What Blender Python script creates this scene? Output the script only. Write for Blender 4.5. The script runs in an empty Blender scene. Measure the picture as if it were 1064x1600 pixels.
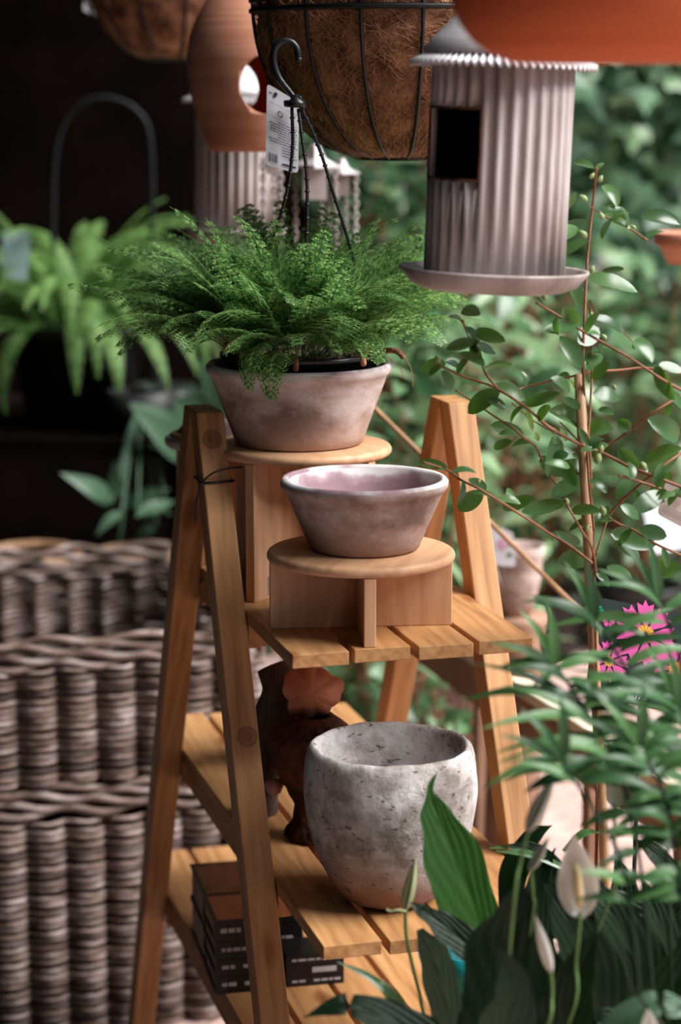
import bpy, bmesh, math, random
from math import sin, cos, pi, radians, atan, tan, sqrt
from mathutils import Vector, Matrix, Quaternion

# ---------------------------------------------------------------- camera, light, exposure
SC = bpy.context.scene
COL = SC.collection
FPX = 3450.0
PITCH = atan(650 / FPX)
CAMZ = 1.666
cam = bpy.data.cameras.new('camera')
cam.sensor_fit = 'HORIZONTAL'; cam.sensor_width = 24.0; cam.lens = FPX / 1064 * 24.0
cam.dof.use_dof = True; cam.dof.focus_distance = 2.80; cam.dof.aperture_fstop = 2.8
cam.clip_start = 0.05
camo = bpy.data.objects.new('camera', cam); COL.objects.link(camo)
camo.location = (0, 0, CAMZ); camo.rotation_euler = (pi / 2 - PITCH, 0, 0)
SC.camera = camo
vs = SC.view_settings
vs.view_transform = 'Standard'; vs.look = 'None'; vs.gamma = 1; vs.use_curve_mapping = False
vs.exposure = 0.0
world = bpy.data.worlds.new('overcast_sky'); SC.world = world; world.use_nodes = True
wb = world.node_tree.nodes['Background']
wb.inputs['Color'].default_value = (0.80, 0.88, 1.0, 1); wb.inputs['Strength'].default_value = 0.50
sun = bpy.data.lights.new('soft_daylight', 'SUN'); sun.energy = 8.6; sun.angle = radians(40)
sun.color = (1.0, 0.97, 0.95)
suno = bpy.data.objects.new('soft_daylight', sun); COL.objects.link(suno)
SUNDIR = Vector((0.68, -0.13, 0.74)).normalized()       # towards the sun
suno.rotation_euler = SUNDIR.to_track_quat('Z', 'Y').to_euler()
suno.location = (3, 2, 4)
try:
    SC.cycles.use_denoising = True
    SC.cycles.max_bounces = 6; SC.cycles.diffuse_bounces = 4; SC.cycles.transmission_bounces = 4
    SC.cycles.caustics_reflective = False; SC.cycles.caustics_refractive = False
except Exception:
    pass

# ---------------------------------------------------------------- geometry helpers
fw = Vector((0, cos(PITCH), -sin(PITCH))); upv = Vector((0, sin(PITCH), cos(PITCH))); rtv = Vector((1, 0, 0))
def W(px, py, Y):
    """point of the place seen at a photo position, Y metres in front of the viewer"""
    d = fw + rtv * ((px - 532) / FPX) - upv * ((py - 800) / FPX)
    return d * (Y / d.y) + Vector((0, 0, CAMZ))
AL = radians(15.5)
UU = Vector((cos(AL), sin(AL), 0)); VV = Vector((sin(AL), -cos(AL), 0)); ZZ = Vector((0, 0, 1))
LO = Vector((-0.0606, 2.6, 1.0))
def LP(u, v, z): return LO + UU * u + VV * v + ZZ * z

def props(o, label=None, cat=None, group=None, kind=None):
    if label: o['label'] = label
    if cat: o['category'] = cat
    if group: o['group'] = group
    if kind: o['kind'] = kind
    return o
def link(o, parent=None):
    COL.objects.link(o)
    if parent is not None:
        o.parent = parent
        o.matrix_parent_inverse = PM[parent.name].inverted()
    PM[o.name] = o.matrix_basis.copy()
    return o
PM = {}
def empty(name, loc, label=None, cat=None, group=None):
    o = bpy.data.objects.new(name, None); o.location = loc; o.empty_display_size = 0.05
    link(o); PM[o.name] = Matrix.Translation(Vector(loc))
    return props(o, label, cat, group)
def mesh_obj(name, verts, faces, mat, parent=None, smooth=True, matrix=None, base=None, mats=None, fm=None):
    """verts in world space; matrix or base sets the object's own frame"""
    if matrix is None:
        if base is None:
            n = len(verts)
            c = Vector((sum(v[0] for v in verts) / n, sum(v[1] for v in verts) / n, min(v[2] for v in verts)))
        else: c = Vector(base)
        matrix = Matrix.Translation(c)
    inv = matrix.inverted()
    me = bpy.data.meshes.new(name)
    me.from_pydata([inv @ Vector(v) for v in verts], [], faces)
    me.validate(); me.update()
    if smooth:
        me.polygons.foreach_set('use_smooth', [True] * len(me.polygons))
    for m in (mats or [mat]): me.materials.append(m)
    if fm and len(fm) == len(me.polygons):
        me.polygons.foreach_set('material_index', fm)
    o = bpy.data.objects.new(name, me)
    o.matrix_basis = matrix
    link(o, parent)
    PM[o.name] = matrix.copy()
    if parent is not None:
        o.matrix_parent_inverse = PM[parent.name].inverted()
    return o
class MB:
    def __init__(s): s.v = []; s.f = []; s.m = []
    def add(s, vs, fs, mi=0):
        b = len(s.v); s.v += [Vector(x) for x in vs]; s.f += [tuple(i + b for i in f) for f in fs]; s.m += [mi] * len(fs)
    def hexa(s, c, mi=0):
        s.add(c, [(0, 3, 2, 1), (4, 5, 6, 7), (0, 1, 5, 4), (1, 2, 6, 5), (2, 3, 7, 6), (3, 0, 4, 7)], mi)
    def box(s, o, a, b, c, mi=0):
        o = Vector(o); s.hexa([o, o + a, o + a + b, o + b, o + c, o + a + c, o + a + b + c, o + b + c], mi)
    def tube(s, pts, r, n=6, mi=0, caps=True):
        pts = [Vector(p) for p in pts]
        rs = r if isinstance(r, (list, tuple)) else [r] * len(pts)
        ref = Vector((0, 0, 1)); base = len(s.v)
        d0 = (pts[1] - pts[0]).normalized()
        if abs(d0.dot(ref)) > 0.9: ref = Vector((1, 0, 0))
        for i, p in enumerate(pts):
            d = (pts[min(i + 1, len(pts) - 1)] - pts[max(i - 1, 0)])
            d = d.normalized() if d.length > 1e-9 else d0
            x = ref - d * ref.dot(d)
            x = x.normalized() if x.length > 1e-6 else d.orthogonal().normalized()
            y = d.cross(x); ref = x
            for k in range(n):
                t = 2 * pi * k / n
                s.v.append(p + (x * cos(t) + y * sin(t)) * rs[i])
        for i in range(len(pts) - 1):
            for k in range(n):
                a = base + i * n + k; b = base + i * n + (k + 1) % n
                s.f.append((a, b, b + n, a + n)); s.m.append(mi)
        if caps:
            s.f.append(tuple(base + k for k in reversed(range(n)))); s.m.append(mi)
            e = base + (len(pts) - 1) * n
            s.f.append(tuple(e + k for k in range(n))); s.m.append(mi)
    def lathe(s, prof, c, n=64, mi=0, M=None, fn=None):
        """prof: (r, z) list; open ends are closed with a fan when r is 0"""
        base = len(s.v); c = Vector(c); P = len(prof)
        for i, (r, z) in enumerate(prof):
            for k in range(n):
                t = 2 * pi * k / n
                rr, zz = (r, z) if fn is None else fn(r, z, t, i)
                q = Vector((rr * cos(t), rr * sin(t), zz))
                if M is not None: q = M @ q
                s.v.append(c + q)
        for i in range(P - 1):
            for k in range(n):
                a = base + i * n + k; b = base + i * n + (k + 1) % n
                s.f.append((a, b, b + n, a + n)); s.m.append(mi)
    def disc(s, c, r, n=32, mi=0, M=None):
        base = len(s.v); c = Vector(c)
        for k in range(n):
            q = Vector((r * cos(2 * pi * k / n), r * sin(2 * pi * k / n), 0))
            if M is not None: q = M @ q
            s.v.append(c + q)
        s.f.append(tuple(base + k for k in range(n))); s.m.append(mi)
    def leaf(s, base, tip, width, nrm, curl=0.12, fold=0.18, seg=6, mi=0, shape='ovate', twist=0.0):
        """a curved, folded blade from base to tip"""
        base = Vector(base); tip = Vector(tip); d = tip - base; L = d.length
        if L < 1e-6: return
        d = d / L
        n = Vector(nrm); n = n - d * n.dot(d)
        n = n.normalized() if n.length > 1e-5 else d.orthogonal().normalized()
        b0 = len(s.v)
        for i in range(seg + 1):
            t = i / seg
            if shape == 'ovate': w = (t + 0.01) ** 0.55 * (1 - t) ** 0.62 / 0.55
            elif shape == 'lance': w = sin(pi * t ** 0.62) ** 0.9
            elif shape == 'blade': w = min(1, t * 6 + 0.15) * (1 - t ** 2.5)
            else: w = sin(pi * t)
            w = max(w, 0.0) * width * 0.5
            if i == seg: w = 0
            c = base + d * (L * t) + n * (curl * L * (sin(pi * t) * 0.6 - t * t * 0.5))
            q = Quaternion(d, twist * t); nn = q @ n; side = d.cross(nn)
            s.v.append(c + side * w + nn * (fold * w * 1.2)); s.v.append(c); s.v.append(c - side * w + nn * (fold * w * 1.2))
        for i in range(seg):
            a = b0 + i * 3
            s.f.append((a, a + 1, a + 4, a + 3)); s.m.append(mi)
            s.f.append((a + 1, a + 2, a + 5, a + 4)); s.m.append(mi)
    def build(s, name, mat, parent=None, smooth=True, matrix=None, base=None, mats=None):
        return mesh_obj(name, s.v, s.f, mat, parent, smooth, matrix, base, mats, s.m if mats else None)
def bevel(o, w, seg=2):
    m = o.modifiers.new('edge', 'BEVEL'); m.width = w; m.segments = seg; m.limit_method = 'ANGLE'; m.angle_limit = radians(40)
    return o
def flat(o):
    for p in o.data.polygons: p.use_smooth = False
    return o
def solid(o, t, off=0):
    m = o.modifiers.new('thickness', 'SOLIDIFY'); m.thickness = t; m.offset = off
    return o
def spline(pts, n=8):
    pts = [Vector(p) for p in pts]; out = []
    for i in range(len(pts) - 1):
        p0 = pts[max(i - 1, 0)]; p1 = pts[i]; p2 = pts[i + 1]; p3 = pts[min(i + 2, len(pts) - 1)]
        for k in range(n):
            t = k / n
            out.append(0.5 * ((2 * p1) + (p2 - p0) * t + (2 * p0 - 5 * p1 + 4 * p2 - p3) * t * t + (3 * p1 - p0 - 3 * p2 + p3) * t ** 3))
    out.append(pts[-1]); return out
def frame(o, x, ref=Vector((0, 0, 1))):
    x = Vector(x).normalized(); y = ref.cross(x)
    if y.length < 1e-4: y = Vector((0, 1, 0)).cross(x)
    y.normalize(); z = x.cross(y)
    M = Matrix((x, y, z)).transposed().to_4x4(); M.translation = o
    return M

# ---------------------------------------------------------------- materials
def new_mat(name):
    m = bpy.data.materials.new(name); m.use_nodes = True
    nt = m.node_tree; return m, nt, nt.nodes, nt.links, nt.nodes['Principled BSDF']
def ramp(N, cols, pos=None):
    r = N.new('ShaderNodeValToRGB')
    e = r.color_ramp.elements
    pos = pos or [i / (len(cols) - 1) for i in range(len(cols))]
    e[0].position = pos[0]; e[0].color = (*cols[0], 1); e[1].position = pos[-1]; e[1].color = (*cols[-1], 1)
    for p, c in list(zip(pos, cols))[1:-1]:
        x = e.new(p); x.color = (*c, 1)
    return r
def texco(N, L, scale=(1, 1, 1), rand=True):
    tc = N.new('ShaderNodeTexCoord'); mp = N.new('ShaderNodeMapping'); mp.inputs['Scale'].default_value = scale
    L.new(tc.outputs['Object'], mp.inputs['Vector'])
    if rand:
        oi = N.new('ShaderNodeObjectInfo'); ml = N.new('ShaderNodeMath'); ml.operation = 'MULTIPLY'; ml.inputs[1].default_value = 37.0
        L.new(oi.outputs['Random'], ml.inputs[0]); L.new(ml.outputs[0], mp.inputs['Location'])
    return mp
def noise_mat(name, cols, scale=10, rough=0.8, bump=0.3, bscale=60, stretch=(1, 1, 1), pos=None, detail=6, spec=0.3, metal=0, bdist=0.003):
    m, nt, N, L, P = new_mat(name)
    mp = texco(N, L, stretch)
    n = N.new('ShaderNodeTexNoise'); n.inputs['Scale'].default_value = scale; n.inputs['Detail'].default_value = detail
    L.new(mp.outputs[0], n.inputs['Vector'])
    r = ramp(N, cols, pos or [0.3 + 0.4 * i / (len(cols) - 1) for i in range(len(cols))]); L.new(n.outputs['Fac'], r.inputs[0])
    L.new(r.outputs[0], P.inputs['Base Color'])
    P.inputs['Roughness'].default_value = rough; P.inputs['Specular IOR Level'].default_value = spec; P.inputs['Metallic'].default_value = metal
    if bump:
        b = N.new('ShaderNodeTexNoise'); b.inputs['Scale'].default_value = bscale; b.inputs['Detail'].default_value = 5
        L.new(mp.outputs[0], b.inputs['Vector'])
        bm = N.new('ShaderNodeBump'); bm.inputs['Strength'].default_value = bump; bm.inputs['Distance'].default_value = bdist
        L.new(b.outputs['Fac'], bm.inputs['Height']); L.new(bm.outputs[0], P.inputs['Normal'])
    return m
def wood_mat(name, dark, mid, light, rough=0.55, knots=True, ring=26.0):
    """long axis of the board is the object's X"""
    m, nt, N, L, P = new_mat(name)
    mp = texco(N, L, (1.0, 14, 14))
    n = N.new('ShaderNodeTexNoise'); n.inputs['Scale'].default_value = 5; n.inputs['Detail'].default_value = 8; n.inputs['Distortion'].default_value = 0.4
    L.new(mp.outputs[0], n.inputs['Vector'])
    mp2 = texco(N, L, (2.2, ring, ring))
    w = N.new('ShaderNodeTexWave'); w.inputs['Scale'].default_value = 1.4; w.inputs['Distortion'].default_value = 5; w.inputs['Detail'].default_value = 3
    w.bands_direction = 'DIAGONAL'
    L.new(mp2.outputs[0], w.inputs['Vector'])
    mx = N.new('ShaderNodeMath'); mx.operation = 'MULTIPLY_ADD'; mx.inputs[1].default_value = 0.10
    L.new(w.outputs['Fac'], mx.inputs[0]); L.new(n.outputs['Fac'], mx.inputs[2])
    r = ramp(N, [dark, mid, light], [0.25, 0.54, 0.85]); L.new(mx.outputs[0], r.inputs[0])
    col = r.outputs[0]
    if knots:
        mp3 = texco(N, L, (5, 11, 11))
        v = N.new('ShaderNodeTexVoronoi'); v.inputs['Scale'].default_value = 1.0
        L.new(mp3.outputs[0], v.inputs['Vector'])
        kr = ramp(N, [(0.16, 0.07, 0.03), (0.5, 0.3, 0.18), (1, 1, 1)], [0.0, 0.11, 0.19]); L.new(v.outputs['Distance'], kr.inputs[0])
        mm = N.new('ShaderNodeMix'); mm.data_type = 'RGBA'; mm.blend_type = 'MULTIPLY'; mm.inputs['Factor'].default_value = 0.75
        L.new(col, mm.inputs['A']); L.new(kr.outputs[0], mm.inputs['B']); col = mm.outputs['Result']
    L.new(col, P.inputs['Base Color'])
    P.inputs['Roughness'].default_value = rough; P.inputs['Specular IOR Level'].default_value = 0.35
    bm = N.new('ShaderNodeBump'); bm.inputs['Strength'].default_value = 0.25; bm.inputs['Distance'].default_value = 0.001
    L.new(n.outputs['Fac'], bm.inputs['Height']); L.new(bm.outputs[0], P.inputs['Normal'])
    return m
def leaf_mat(name, cols, rough=0.4, trans=0.25, spec=0.5, tcol=None, veins=False):
    """colour varies leaf by leaf; light passes through a little"""
    m, nt, N, L, P = new_mat(name)
    cols = [tuple(0.80 * x + 0.20 * (0.3 * c[0] + 0.6 * c[1] + 0.1 * c[2]) for x in c) for c in cols]
    g = N.new('ShaderNodeNewGeometry')
    r = ramp(N, cols); L.new(g.outputs['Random Per Island'], r.inputs[0])
    tc = texco(N, L)
    n = N.new('ShaderNodeTexNoise'); n.inputs['Scale'].default_value = 40; L.new(tc.outputs[0], n.inputs['Vector'])
    mx = N.new('ShaderNodeMix'); mx.data_type = 'RGBA'; mx.blend_type = 'MULTIPLY'
    mx.inputs['Factor'].default_value = 0.35
    L.new(r.outputs[0], mx.inputs['A']); L.new(n.outputs['Fac'], mx.inputs['B'])
    L.new(mx.outputs['Result'], P.inputs['Base Color'])
    P.inputs['Roughness'].default_value = rough; P.inputs['Specular IOR Level'].default_value = spec
    t = N.new('ShaderNodeBsdfTranslucent')
    if tcol: t.inputs['Color'].default_value = (*tcol, 1)
    else: L.new(r.outputs[0], t.inputs['Color'])
    ms = N.new('ShaderNodeMixShader'); ms.inputs[0].default_value = trans
    out = N['Material Output'] if 'Material Output' in N else [x for x in N if x.type == 'OUTPUT_MATERIAL'][0]
    L.new(P.outputs[0], ms.inputs[1]); L.new(t.outputs[0], ms.inputs[2]); L.new(ms.outputs[0], out.inputs['Surface'])
    return m
def plain(name, col, rough=0.5, spec=0.4, metal=0):
    m, nt, N, L, P = new_mat(name)
    n = N.new('ShaderNodeTexNoise'); n.inputs['Scale'].default_value = 25
    mp = texco(N, L); L.new(mp.outputs[0], n.inputs['Vector'])
    r = ramp(N, [tuple(c * 0.86 for c in col), tuple(min(1, c * 1.1) for c in col)], [0.3, 0.7]); L.new(n.outputs['Fac'], r.inputs[0])
    L.new(r.outputs[0], P.inputs['Base Color'])
    P.inputs['Roughness'].default_value = rough; P.inputs['Specular IOR Level'].default_value = spec; P.inputs['Metallic'].default_value = metal
    return m

M = {}
M['ladder'] = wood_mat('honey_stained_pine', (0.25, 0.11, 0.04), (0.44, 0.22, 0.085), (0.57, 0.32, 0.145), rough=0.5)
M['riser'] = wood_mat('pale_beech', (0.46, 0.24, 0.125), (0.60, 0.34, 0.19), (0.68, 0.42, 0.25), rough=0.5, knots=False, ring=18)
M['black'] = plain('black_plastic', (0.008, 0.008, 0.009), 0.35, 0.5)
M['iron'] = plain('black_iron', (0.006, 0.007, 0.008), 0.45, 0.5)
M['rust'] = noise_mat('rusty_brown_clay', [(0.025, 0.010, 0.007), (0.07, 0.024, 0.013), (0.15, 0.055, 0.028)], 26, 0.85, 1.0, 70, bdist=0.01)
M['rustorange'] = noise_mat('orange_clay', [(0.50, 0.16, 0.08), (0.78, 0.36, 0.22)], 25, 0.45, 0.9, 60)
M['soil'] = noise_mat('pumice_soil', [(0.05, 0.035, 0.025), (0.25, 0.18, 0.13), (0.5, 0.42, 0.34)], 120, 0.9, 1.0, 120, bdist=0.01)
M['white'] = plain('white_card', (0.72, 0.74, 0.80), 0.5)
M['ink'] = plain('dark_ink', (0.03, 0.03, 0.04), 0.6)
M['stem'] = noise_mat('reddish_stem', [(0.16, 0.06, 0.03), (0.34, 0.15, 0.08)], 60, 0.6, 0.3, 200)
M['greenstem'] = plain('green_stem', (0.10, 0.20, 0.05), 0.5)
M['bamboo'] = noise_mat('bamboo_cane', [(0.30, 0.16, 0.08), (0.52, 0.32, 0.18)], 8, 0.45, 0.2, 60, stretch=(6, 6, 1))
M['bark'] = noise_mat('dark_bark', [(0.02, 0.013, 0.01), (0.06, 0.04, 0.03)], 20, 0.9, 0.8, 60)

# whitewashed terracotta: body colour varies with height in the object's own frame
def wash_mat(name, c_dark, c_mid, c_light, base_tint, H, speck=True, bump=0.35):
    m, nt, N, L, P = new_mat(name)
    mp = texco(N, L, (1, 1, 1.6))
    n = N.new('ShaderNodeTexNoise'); n.inputs['Scale'].default_value = 9; n.inputs['Detail'].default_value = 9; n.inputs['Roughness'].default_value = 0.65
    L.new(mp.outputs[0], n.inputs['Vector'])
    r = ramp(N, [c_dark, c_mid, c_light], [0.39, 0.5, 0.61]); L.new(n.outputs['Fac'], r.inputs[0])
    tc = N.new('ShaderNodeTexCoord'); sx = N.new('ShaderNodeSeparateXYZ'); L.new(tc.outputs['Object'], sx.inputs[0])
    mr = N.new('ShaderNodeMapRange'); mr.inputs['From Min'].default_value = H * 0.45; mr.inputs['From Max'].default_value = 0.0
    L.new(sx.outputs['Z'], mr.inputs['Value'])
    mx = N.new('ShaderNodeMix'); mx.data_type = 'RGBA'; L.new(mr.outputs[0], mx.inputs['Factor'])
    L.new(r.outputs[0], mx.inputs['A']); mx.inputs['B'].default_value = (*base_tint, 1)
    col = mx.outputs['Result']
    if speck:
        v = N.new('ShaderNodeTexVoronoi'); v.inputs['Scale'].default_value = 170; L.new(tc.outputs['Object'], v.inputs['Vector'])
        n2 = N.new('ShaderNodeTexNoise'); n2.inputs['Scale'].default_value = 20; L.new(tc.outputs['Object'], n2.inputs['Vector'])
        ad = N.new('ShaderNodeMath'); ad.operation = 'MULTIPLY_ADD'; ad.inputs[1].default_value = -0.55
        L.new(n2.outputs['Fac'], ad.inputs[0]); L.new(v.outputs['Distance'], ad.inputs[2])
        sr = ramp(N, [(0.3, 0.27, 0.25), (1, 1, 1)], [-0.0, 0.04])
        sr.color_ramp.elements[0].position = 0.0; sr.color_ramp.elements[1].position = 0.05
        ad2 = N.new('ShaderNodeMath'); ad2.operation = 'ADD'; ad2.inputs[1].default_value = 0.24; L.new(ad.outputs[0], ad2.inputs[0])
        L.new(ad2.outputs[0], sr.inputs[0])
        mm = N.new('ShaderNodeMix'); mm.data_type = 'RGBA'; mm.blend_type = 'MULTIPLY'; mm.inputs['Factor'].default_value = 0.55
        L.new(col, mm.inputs['A']); L.new(sr.outputs[0], mm.inputs['B']); col = mm.outputs['Result']
    L.new(col, P.inputs['Base Color']); P.inputs['Roughness'].default_value = 0.85; P.inputs['Specular IOR Level'].default_value = 0.2
    b = N.new('ShaderNodeTexNoise'); b.inputs['Scale'].default_value = 70; b.inputs['Detail'].default_value = 8; L.new(mp.outputs[0], b.inputs['Vector'])
    bm = N.new('ShaderNodeBump'); bm.inputs['Strength'].default_value = bump; bm.inputs['Distance'].default_value = 0.003
    L.new(b.outputs['Fac'], bm.inputs['Height']); L.new(bm.outputs[0], P.inputs['Normal'])
    return m
M['pot_wash'] = wash_mat('whitewashed_clay', (0.20, 0.13, 0.11), (0.36, 0.265, 0.23), (0.50, 0.42, 0.40), (0.36, 0.25, 0.21), 0.10)
M['pot_wash_pale'] = wash_mat('pale_whitewashed_clay', (0.24, 0.16, 0.135), (0.46, 0.35, 0.31), (0.62, 0.53, 0.50), (0.44, 0.31, 0.26), 0.12)
M['lime'] = noise_mat('lime_bloom', [(0.34, 0.22, 0.25), (0.60, 0.54, 0.55), (0.78, 0.76, 0.78)], 14, 0.85, 0.3, 70, pos=[0.40, 0.5, 0.62])
M['pot_inner'] = noise_mat('mauve_clay_inside', [(0.22, 0.13, 0.15), (0.34, 0.23, 0.26)], 14, 0.85, 0.3, 70)

def inner_wash(name, H):
    m, nt, N, L, P = new_mat(name)
    tc = N.new('ShaderNodeTexCoord'); sx = N.new('ShaderNodeSeparateXYZ'); L.new(tc.outputs['Object'], sx.inputs[0])
    n = N.new('ShaderNodeTexNoise'); n.inputs['Scale'].default_value = 22; n.inputs['Detail'].default_value = 8; L.new(tc.outputs['Object'], n.inputs['Vector'])
    a = N.new('ShaderNodeMath'); a.operation = 'MULTIPLY_ADD'; a.inputs[1].default_value = 0.05; L.new(n.outputs['Fac'], a.inputs[0]); L.new(sx.outputs['Z'], a.inputs[2])
    mr = N.new('ShaderNodeMapRange'); mr.inputs['From Min'].default_value = H - 0.004; mr.inputs['From Max'].default_value = H + 0.010; L.new(a.outputs[0], mr.inputs['Value'])
    r = ramp(N, [(0.30, 0.19, 0.22), (0.42, 0.30, 0.33), (0.70, 0.67, 0.68)], [0.0, 0.5, 1.0]); L.new(mr.outputs[0], r.inputs[0])
    L.new(r.outputs[0], P.inputs['Base Color']); P.inputs['Roughness'].default_value = 0.9; P.inputs['Specular IOR Level'].default_value = 0.2
    return m
def concrete_mat():
    m, nt, N, L, P = new_mat('rough_concrete')
    mp = texco(N, L, (1, 1, 1))
    n = N.new('ShaderNodeTexNoise'); n.inputs['Scale'].default_value = 11; n.inputs['Detail'].default_value = 10; n.inputs['Roughness'].default_value = 0.7
    L.new(mp.outputs[0], n.inputs['Vector'])
    r = ramp(N, [(0.22, 0.19, 0.17), (0.50, 0.46, 0.44), (0.72, 0.69, 0.69)], [0.38, 0.5, 0.60]); L.new(n.outputs['Fac'], r.inputs[0])
    tc = N.new('ShaderNodeTexCoord'); sx = N.new('ShaderNodeSeparateXYZ'); L.new(tc.outputs['Object'], sx.inputs[0])
    n3 = N.new('ShaderNodeTexNoise'); n3.inputs['Scale'].default_value = 6; L.new(mp.outputs[0], n3.inputs['Vector'])
    a1 = N.new('ShaderNodeMath'); a1.operation = 'MULTIPLY_ADD'; a1.inputs[1].default_value = 0.05; L.new(n3.outputs['Fac'], a1.inputs[0]); L.new(sx.outputs['Z'], a1.inputs[2])
    mr = N.new('ShaderNodeMapRange'); mr.inputs['From Min'].default_value = 0.115; mr.inputs['From Max'].default_value = 0.045; L.new(a1.outputs[0], mr.inputs['Value'])
    mx = N.new('ShaderNodeMix'); mx.data_type = 'RGBA'; L.new(mr.outputs[0], mx.inputs['Factor']); L.new(r.outputs[0], mx.inputs['A']); mx.inputs['B'].default_value = (0.30, 0.20, 0.19, 1)
    v = N.new('ShaderNodeTexNoise'); v.inputs['Scale'].default_value = 110; v.inputs['Detail'].default_value = 3
    mpv = texco(N, L, (0.7, 0.7, 1.5)); L.new(mpv.outputs[0], v.inputs['Vector'])
    pr = ramp(N, [(0.35, 0.32, 0.3), (1, 1, 1)], [0.30, 0.35]); L.new(v.outputs['Fac'], pr.inputs[0])
    mm = N.new('ShaderNodeMix'); mm.data_type = 'RGBA'; mm.blend_type = 'MULTIPLY'; mm.inputs['Factor'].default_value = 0.75
    L.new(mx.outputs['Result'], mm.inputs['A']); L.new(pr.outputs[0], mm.inputs['B'])
    L.new(mm.outputs['Result'], P.inputs['Base Color']); P.inputs['Roughness'].default_value = 0.92; P.inputs['Specular IOR Level'].default_value = 0.15
    b = N.new('ShaderNodeTexNoise'); b.inputs['Scale'].default_value = 34; b.inputs['Detail'].default_value = 10; b.inputs['Roughness'].default_value = 0.7; L.new(mp.outputs[0], b.inputs['Vector'])
    sm = N.new('ShaderNodeMath'); sm.operation = 'MULTIPLY_ADD'; sm.inputs[1].default_value = 0.8; L.new(pr.outputs[0], sm.inputs[0]); L.new(b.outputs['Fac'], sm.inputs[2])
    bm = N.new('ShaderNodeBump'); bm.inputs['Strength'].default_value = 0.9; bm.inputs['Distance'].default_value = 0.006
    L.new(sm.outputs[0], bm.inputs['Height']); L.new(bm.outputs[0], P.inputs['Normal'])
    return m
M['concrete'] = concrete_mat()
M['coir'] = noise_mat('coir_fibre', [(0.10, 0.038, 0.018), (0.32, 0.14, 0.07), (0.62, 0.32, 0.18)], 30, 0.8, 1.0, 160, detail=10, bdist=0.008)  # lightest tone raised to stand in for sunlit copper highlights
M['fibre'] = plain('coir_strand', (0.42, 0.20, 0.10), 0.6)
M['terracotta'] = noise_mat('turned_terracotta', [(0.50, 0.20, 0.12), (0.66, 0.31, 0.20)], 7, 0.75, 0.25, 30, stretch=(0.4, 0.4, 9))
M['terracotta_in'] = noise_mat('red_terracotta', [(0.50, 0.10, 0.035), (0.62, 0.15, 0.05)], 7, 0.75, 0.2, 30, stretch=(0.4, 0.4, 9))
M['zinc'] = noise_mat('weathered_zinc', [(0.20, 0.165, 0.15), (0.44, 0.39, 0.375), (0.64, 0.60, 0.60)], 9, 0.55, 0.3, 60, stretch=(1.5, 1.5, 0.5), spec=0.4, metal=0.15)
M['zinc_pale'] = noise_mat('pale_zinc', [(0.50, 0.47, 0.48), (0.74, 0.72, 0.74)], 10, 0.5, 0.25, 60, spec=0.4, metal=0.1)
M['wicker'] = noise_mat('grey_willow', [(0.14, 0.085, 0.065), (0.40, 0.28, 0.23), (0.62, 0.52, 0.50)], 16, 0.6, 0.4, 80, stretch=(1, 1, 4), pos=[0.3, 0.48, 0.68])
def wicker_mat():
    m = noise_mat('grey_willow_strands', [(0.06, 0.037, 0.028), (0.22, 0.155, 0.13), (0.44, 0.37, 0.365)], 16, 0.6, 0.4, 80, stretch=(1, 1, 4), pos=[0.3, 0.48, 0.68])
    N = m.node_tree.nodes; L = m.node_tree.links; P = N['Principled BSDF']; src = P.inputs['Base Color'].links[0].from_socket
    g = N.new('ShaderNodeNewGeometry'); r = ramp(N, [(0.35, 0.33, 0.33), (0.75, 0.70, 0.66), (1, 1, 1)]); L.new(g.outputs['Random Per Island'], r.inputs[0])
    x = N.new('ShaderNodeMix'); x.data_type = 'RGBA'; x.blend_type = 'MULTIPLY'; x.inputs['Factor'].default_value = 1
    L.new(src, x.inputs['A']); L.new(r.outputs[0], x.inputs['B']); L.new(x.outputs['Result'], P.inputs['Base Color'])
    return m
M['wicker'] = wicker_mat()
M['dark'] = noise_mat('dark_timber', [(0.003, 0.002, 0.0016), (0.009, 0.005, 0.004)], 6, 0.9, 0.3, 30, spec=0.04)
M['paving'] = None
M['fern'] = leaf_mat('fern_green', [(0.03, 0.13, 0.02), (0.12, 0.34, 0.045), (0.32, 0.60, 0.11)], 0.45, 0.40, 0.35)
M['boston'] = leaf_mat('boston_fern_green', [(0.08, 0.24, 0.03), (0.18, 0.42, 0.06), (0.30, 0.55, 0.12)], 0.5, 0.35, 0.3)
M['camellia'] = leaf_mat('camellia_green', [(0.025, 0.10, 0.03), (0.06, 0.19, 0.05), (0.12, 0.29, 0.07)], 0.27, 0.32, 0.6, tcol=(0.12, 0.30, 0.03))
M['younglf'] = leaf_mat('young_yellow_green', [(0.22, 0.48, 0.03), (0.30, 0.55, 0.05)], 0.35, 0.4)
M['bud'] = plain('green_bud', (0.26, 0.34, 0.14), 0.45)
M['ivy'] = leaf_mat('ivy_green', [(0.03, 0.11, 0.05), (0.12, 0.32, 0.15), (0.32, 0.62, 0.24)], 0.32, 0.2, 0.55)
M['shrub'] = leaf_mat('broad_leaf_green', [(0.05, 0.18, 0.06), (0.18, 0.42, 0.16), (0.40, 0.66, 0.30)], 0.25, 0.35, 0.5)
M['palm'] = leaf_mat('palm_green', [(0.014, 0.07, 0.02), (0.045, 0.16, 0.04), (0.09, 0.27, 0.05)], 0.38, 0.25, 0.35)
M['lily'] = leaf_mat('shaded_lily_green', [(0.004, 0.018, 0.006), (0.008, 0.034, 0.010)], 0.42, 0.06, 0.22, tcol=(0.03, 0.14, 0.01))  # shade of the crowded corner is put into this near-black leaf colour
M['lilybright'] = leaf_mat('lit_lily_green', [(0.02, 0.10, 0.008), (0.03, 0.13, 0.01)], 0.4, 0.35, 0.35, tcol=(0.05, 0.30, 0.01))  # brighter copy of the lily leaf, its lit look put into the colour
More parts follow.
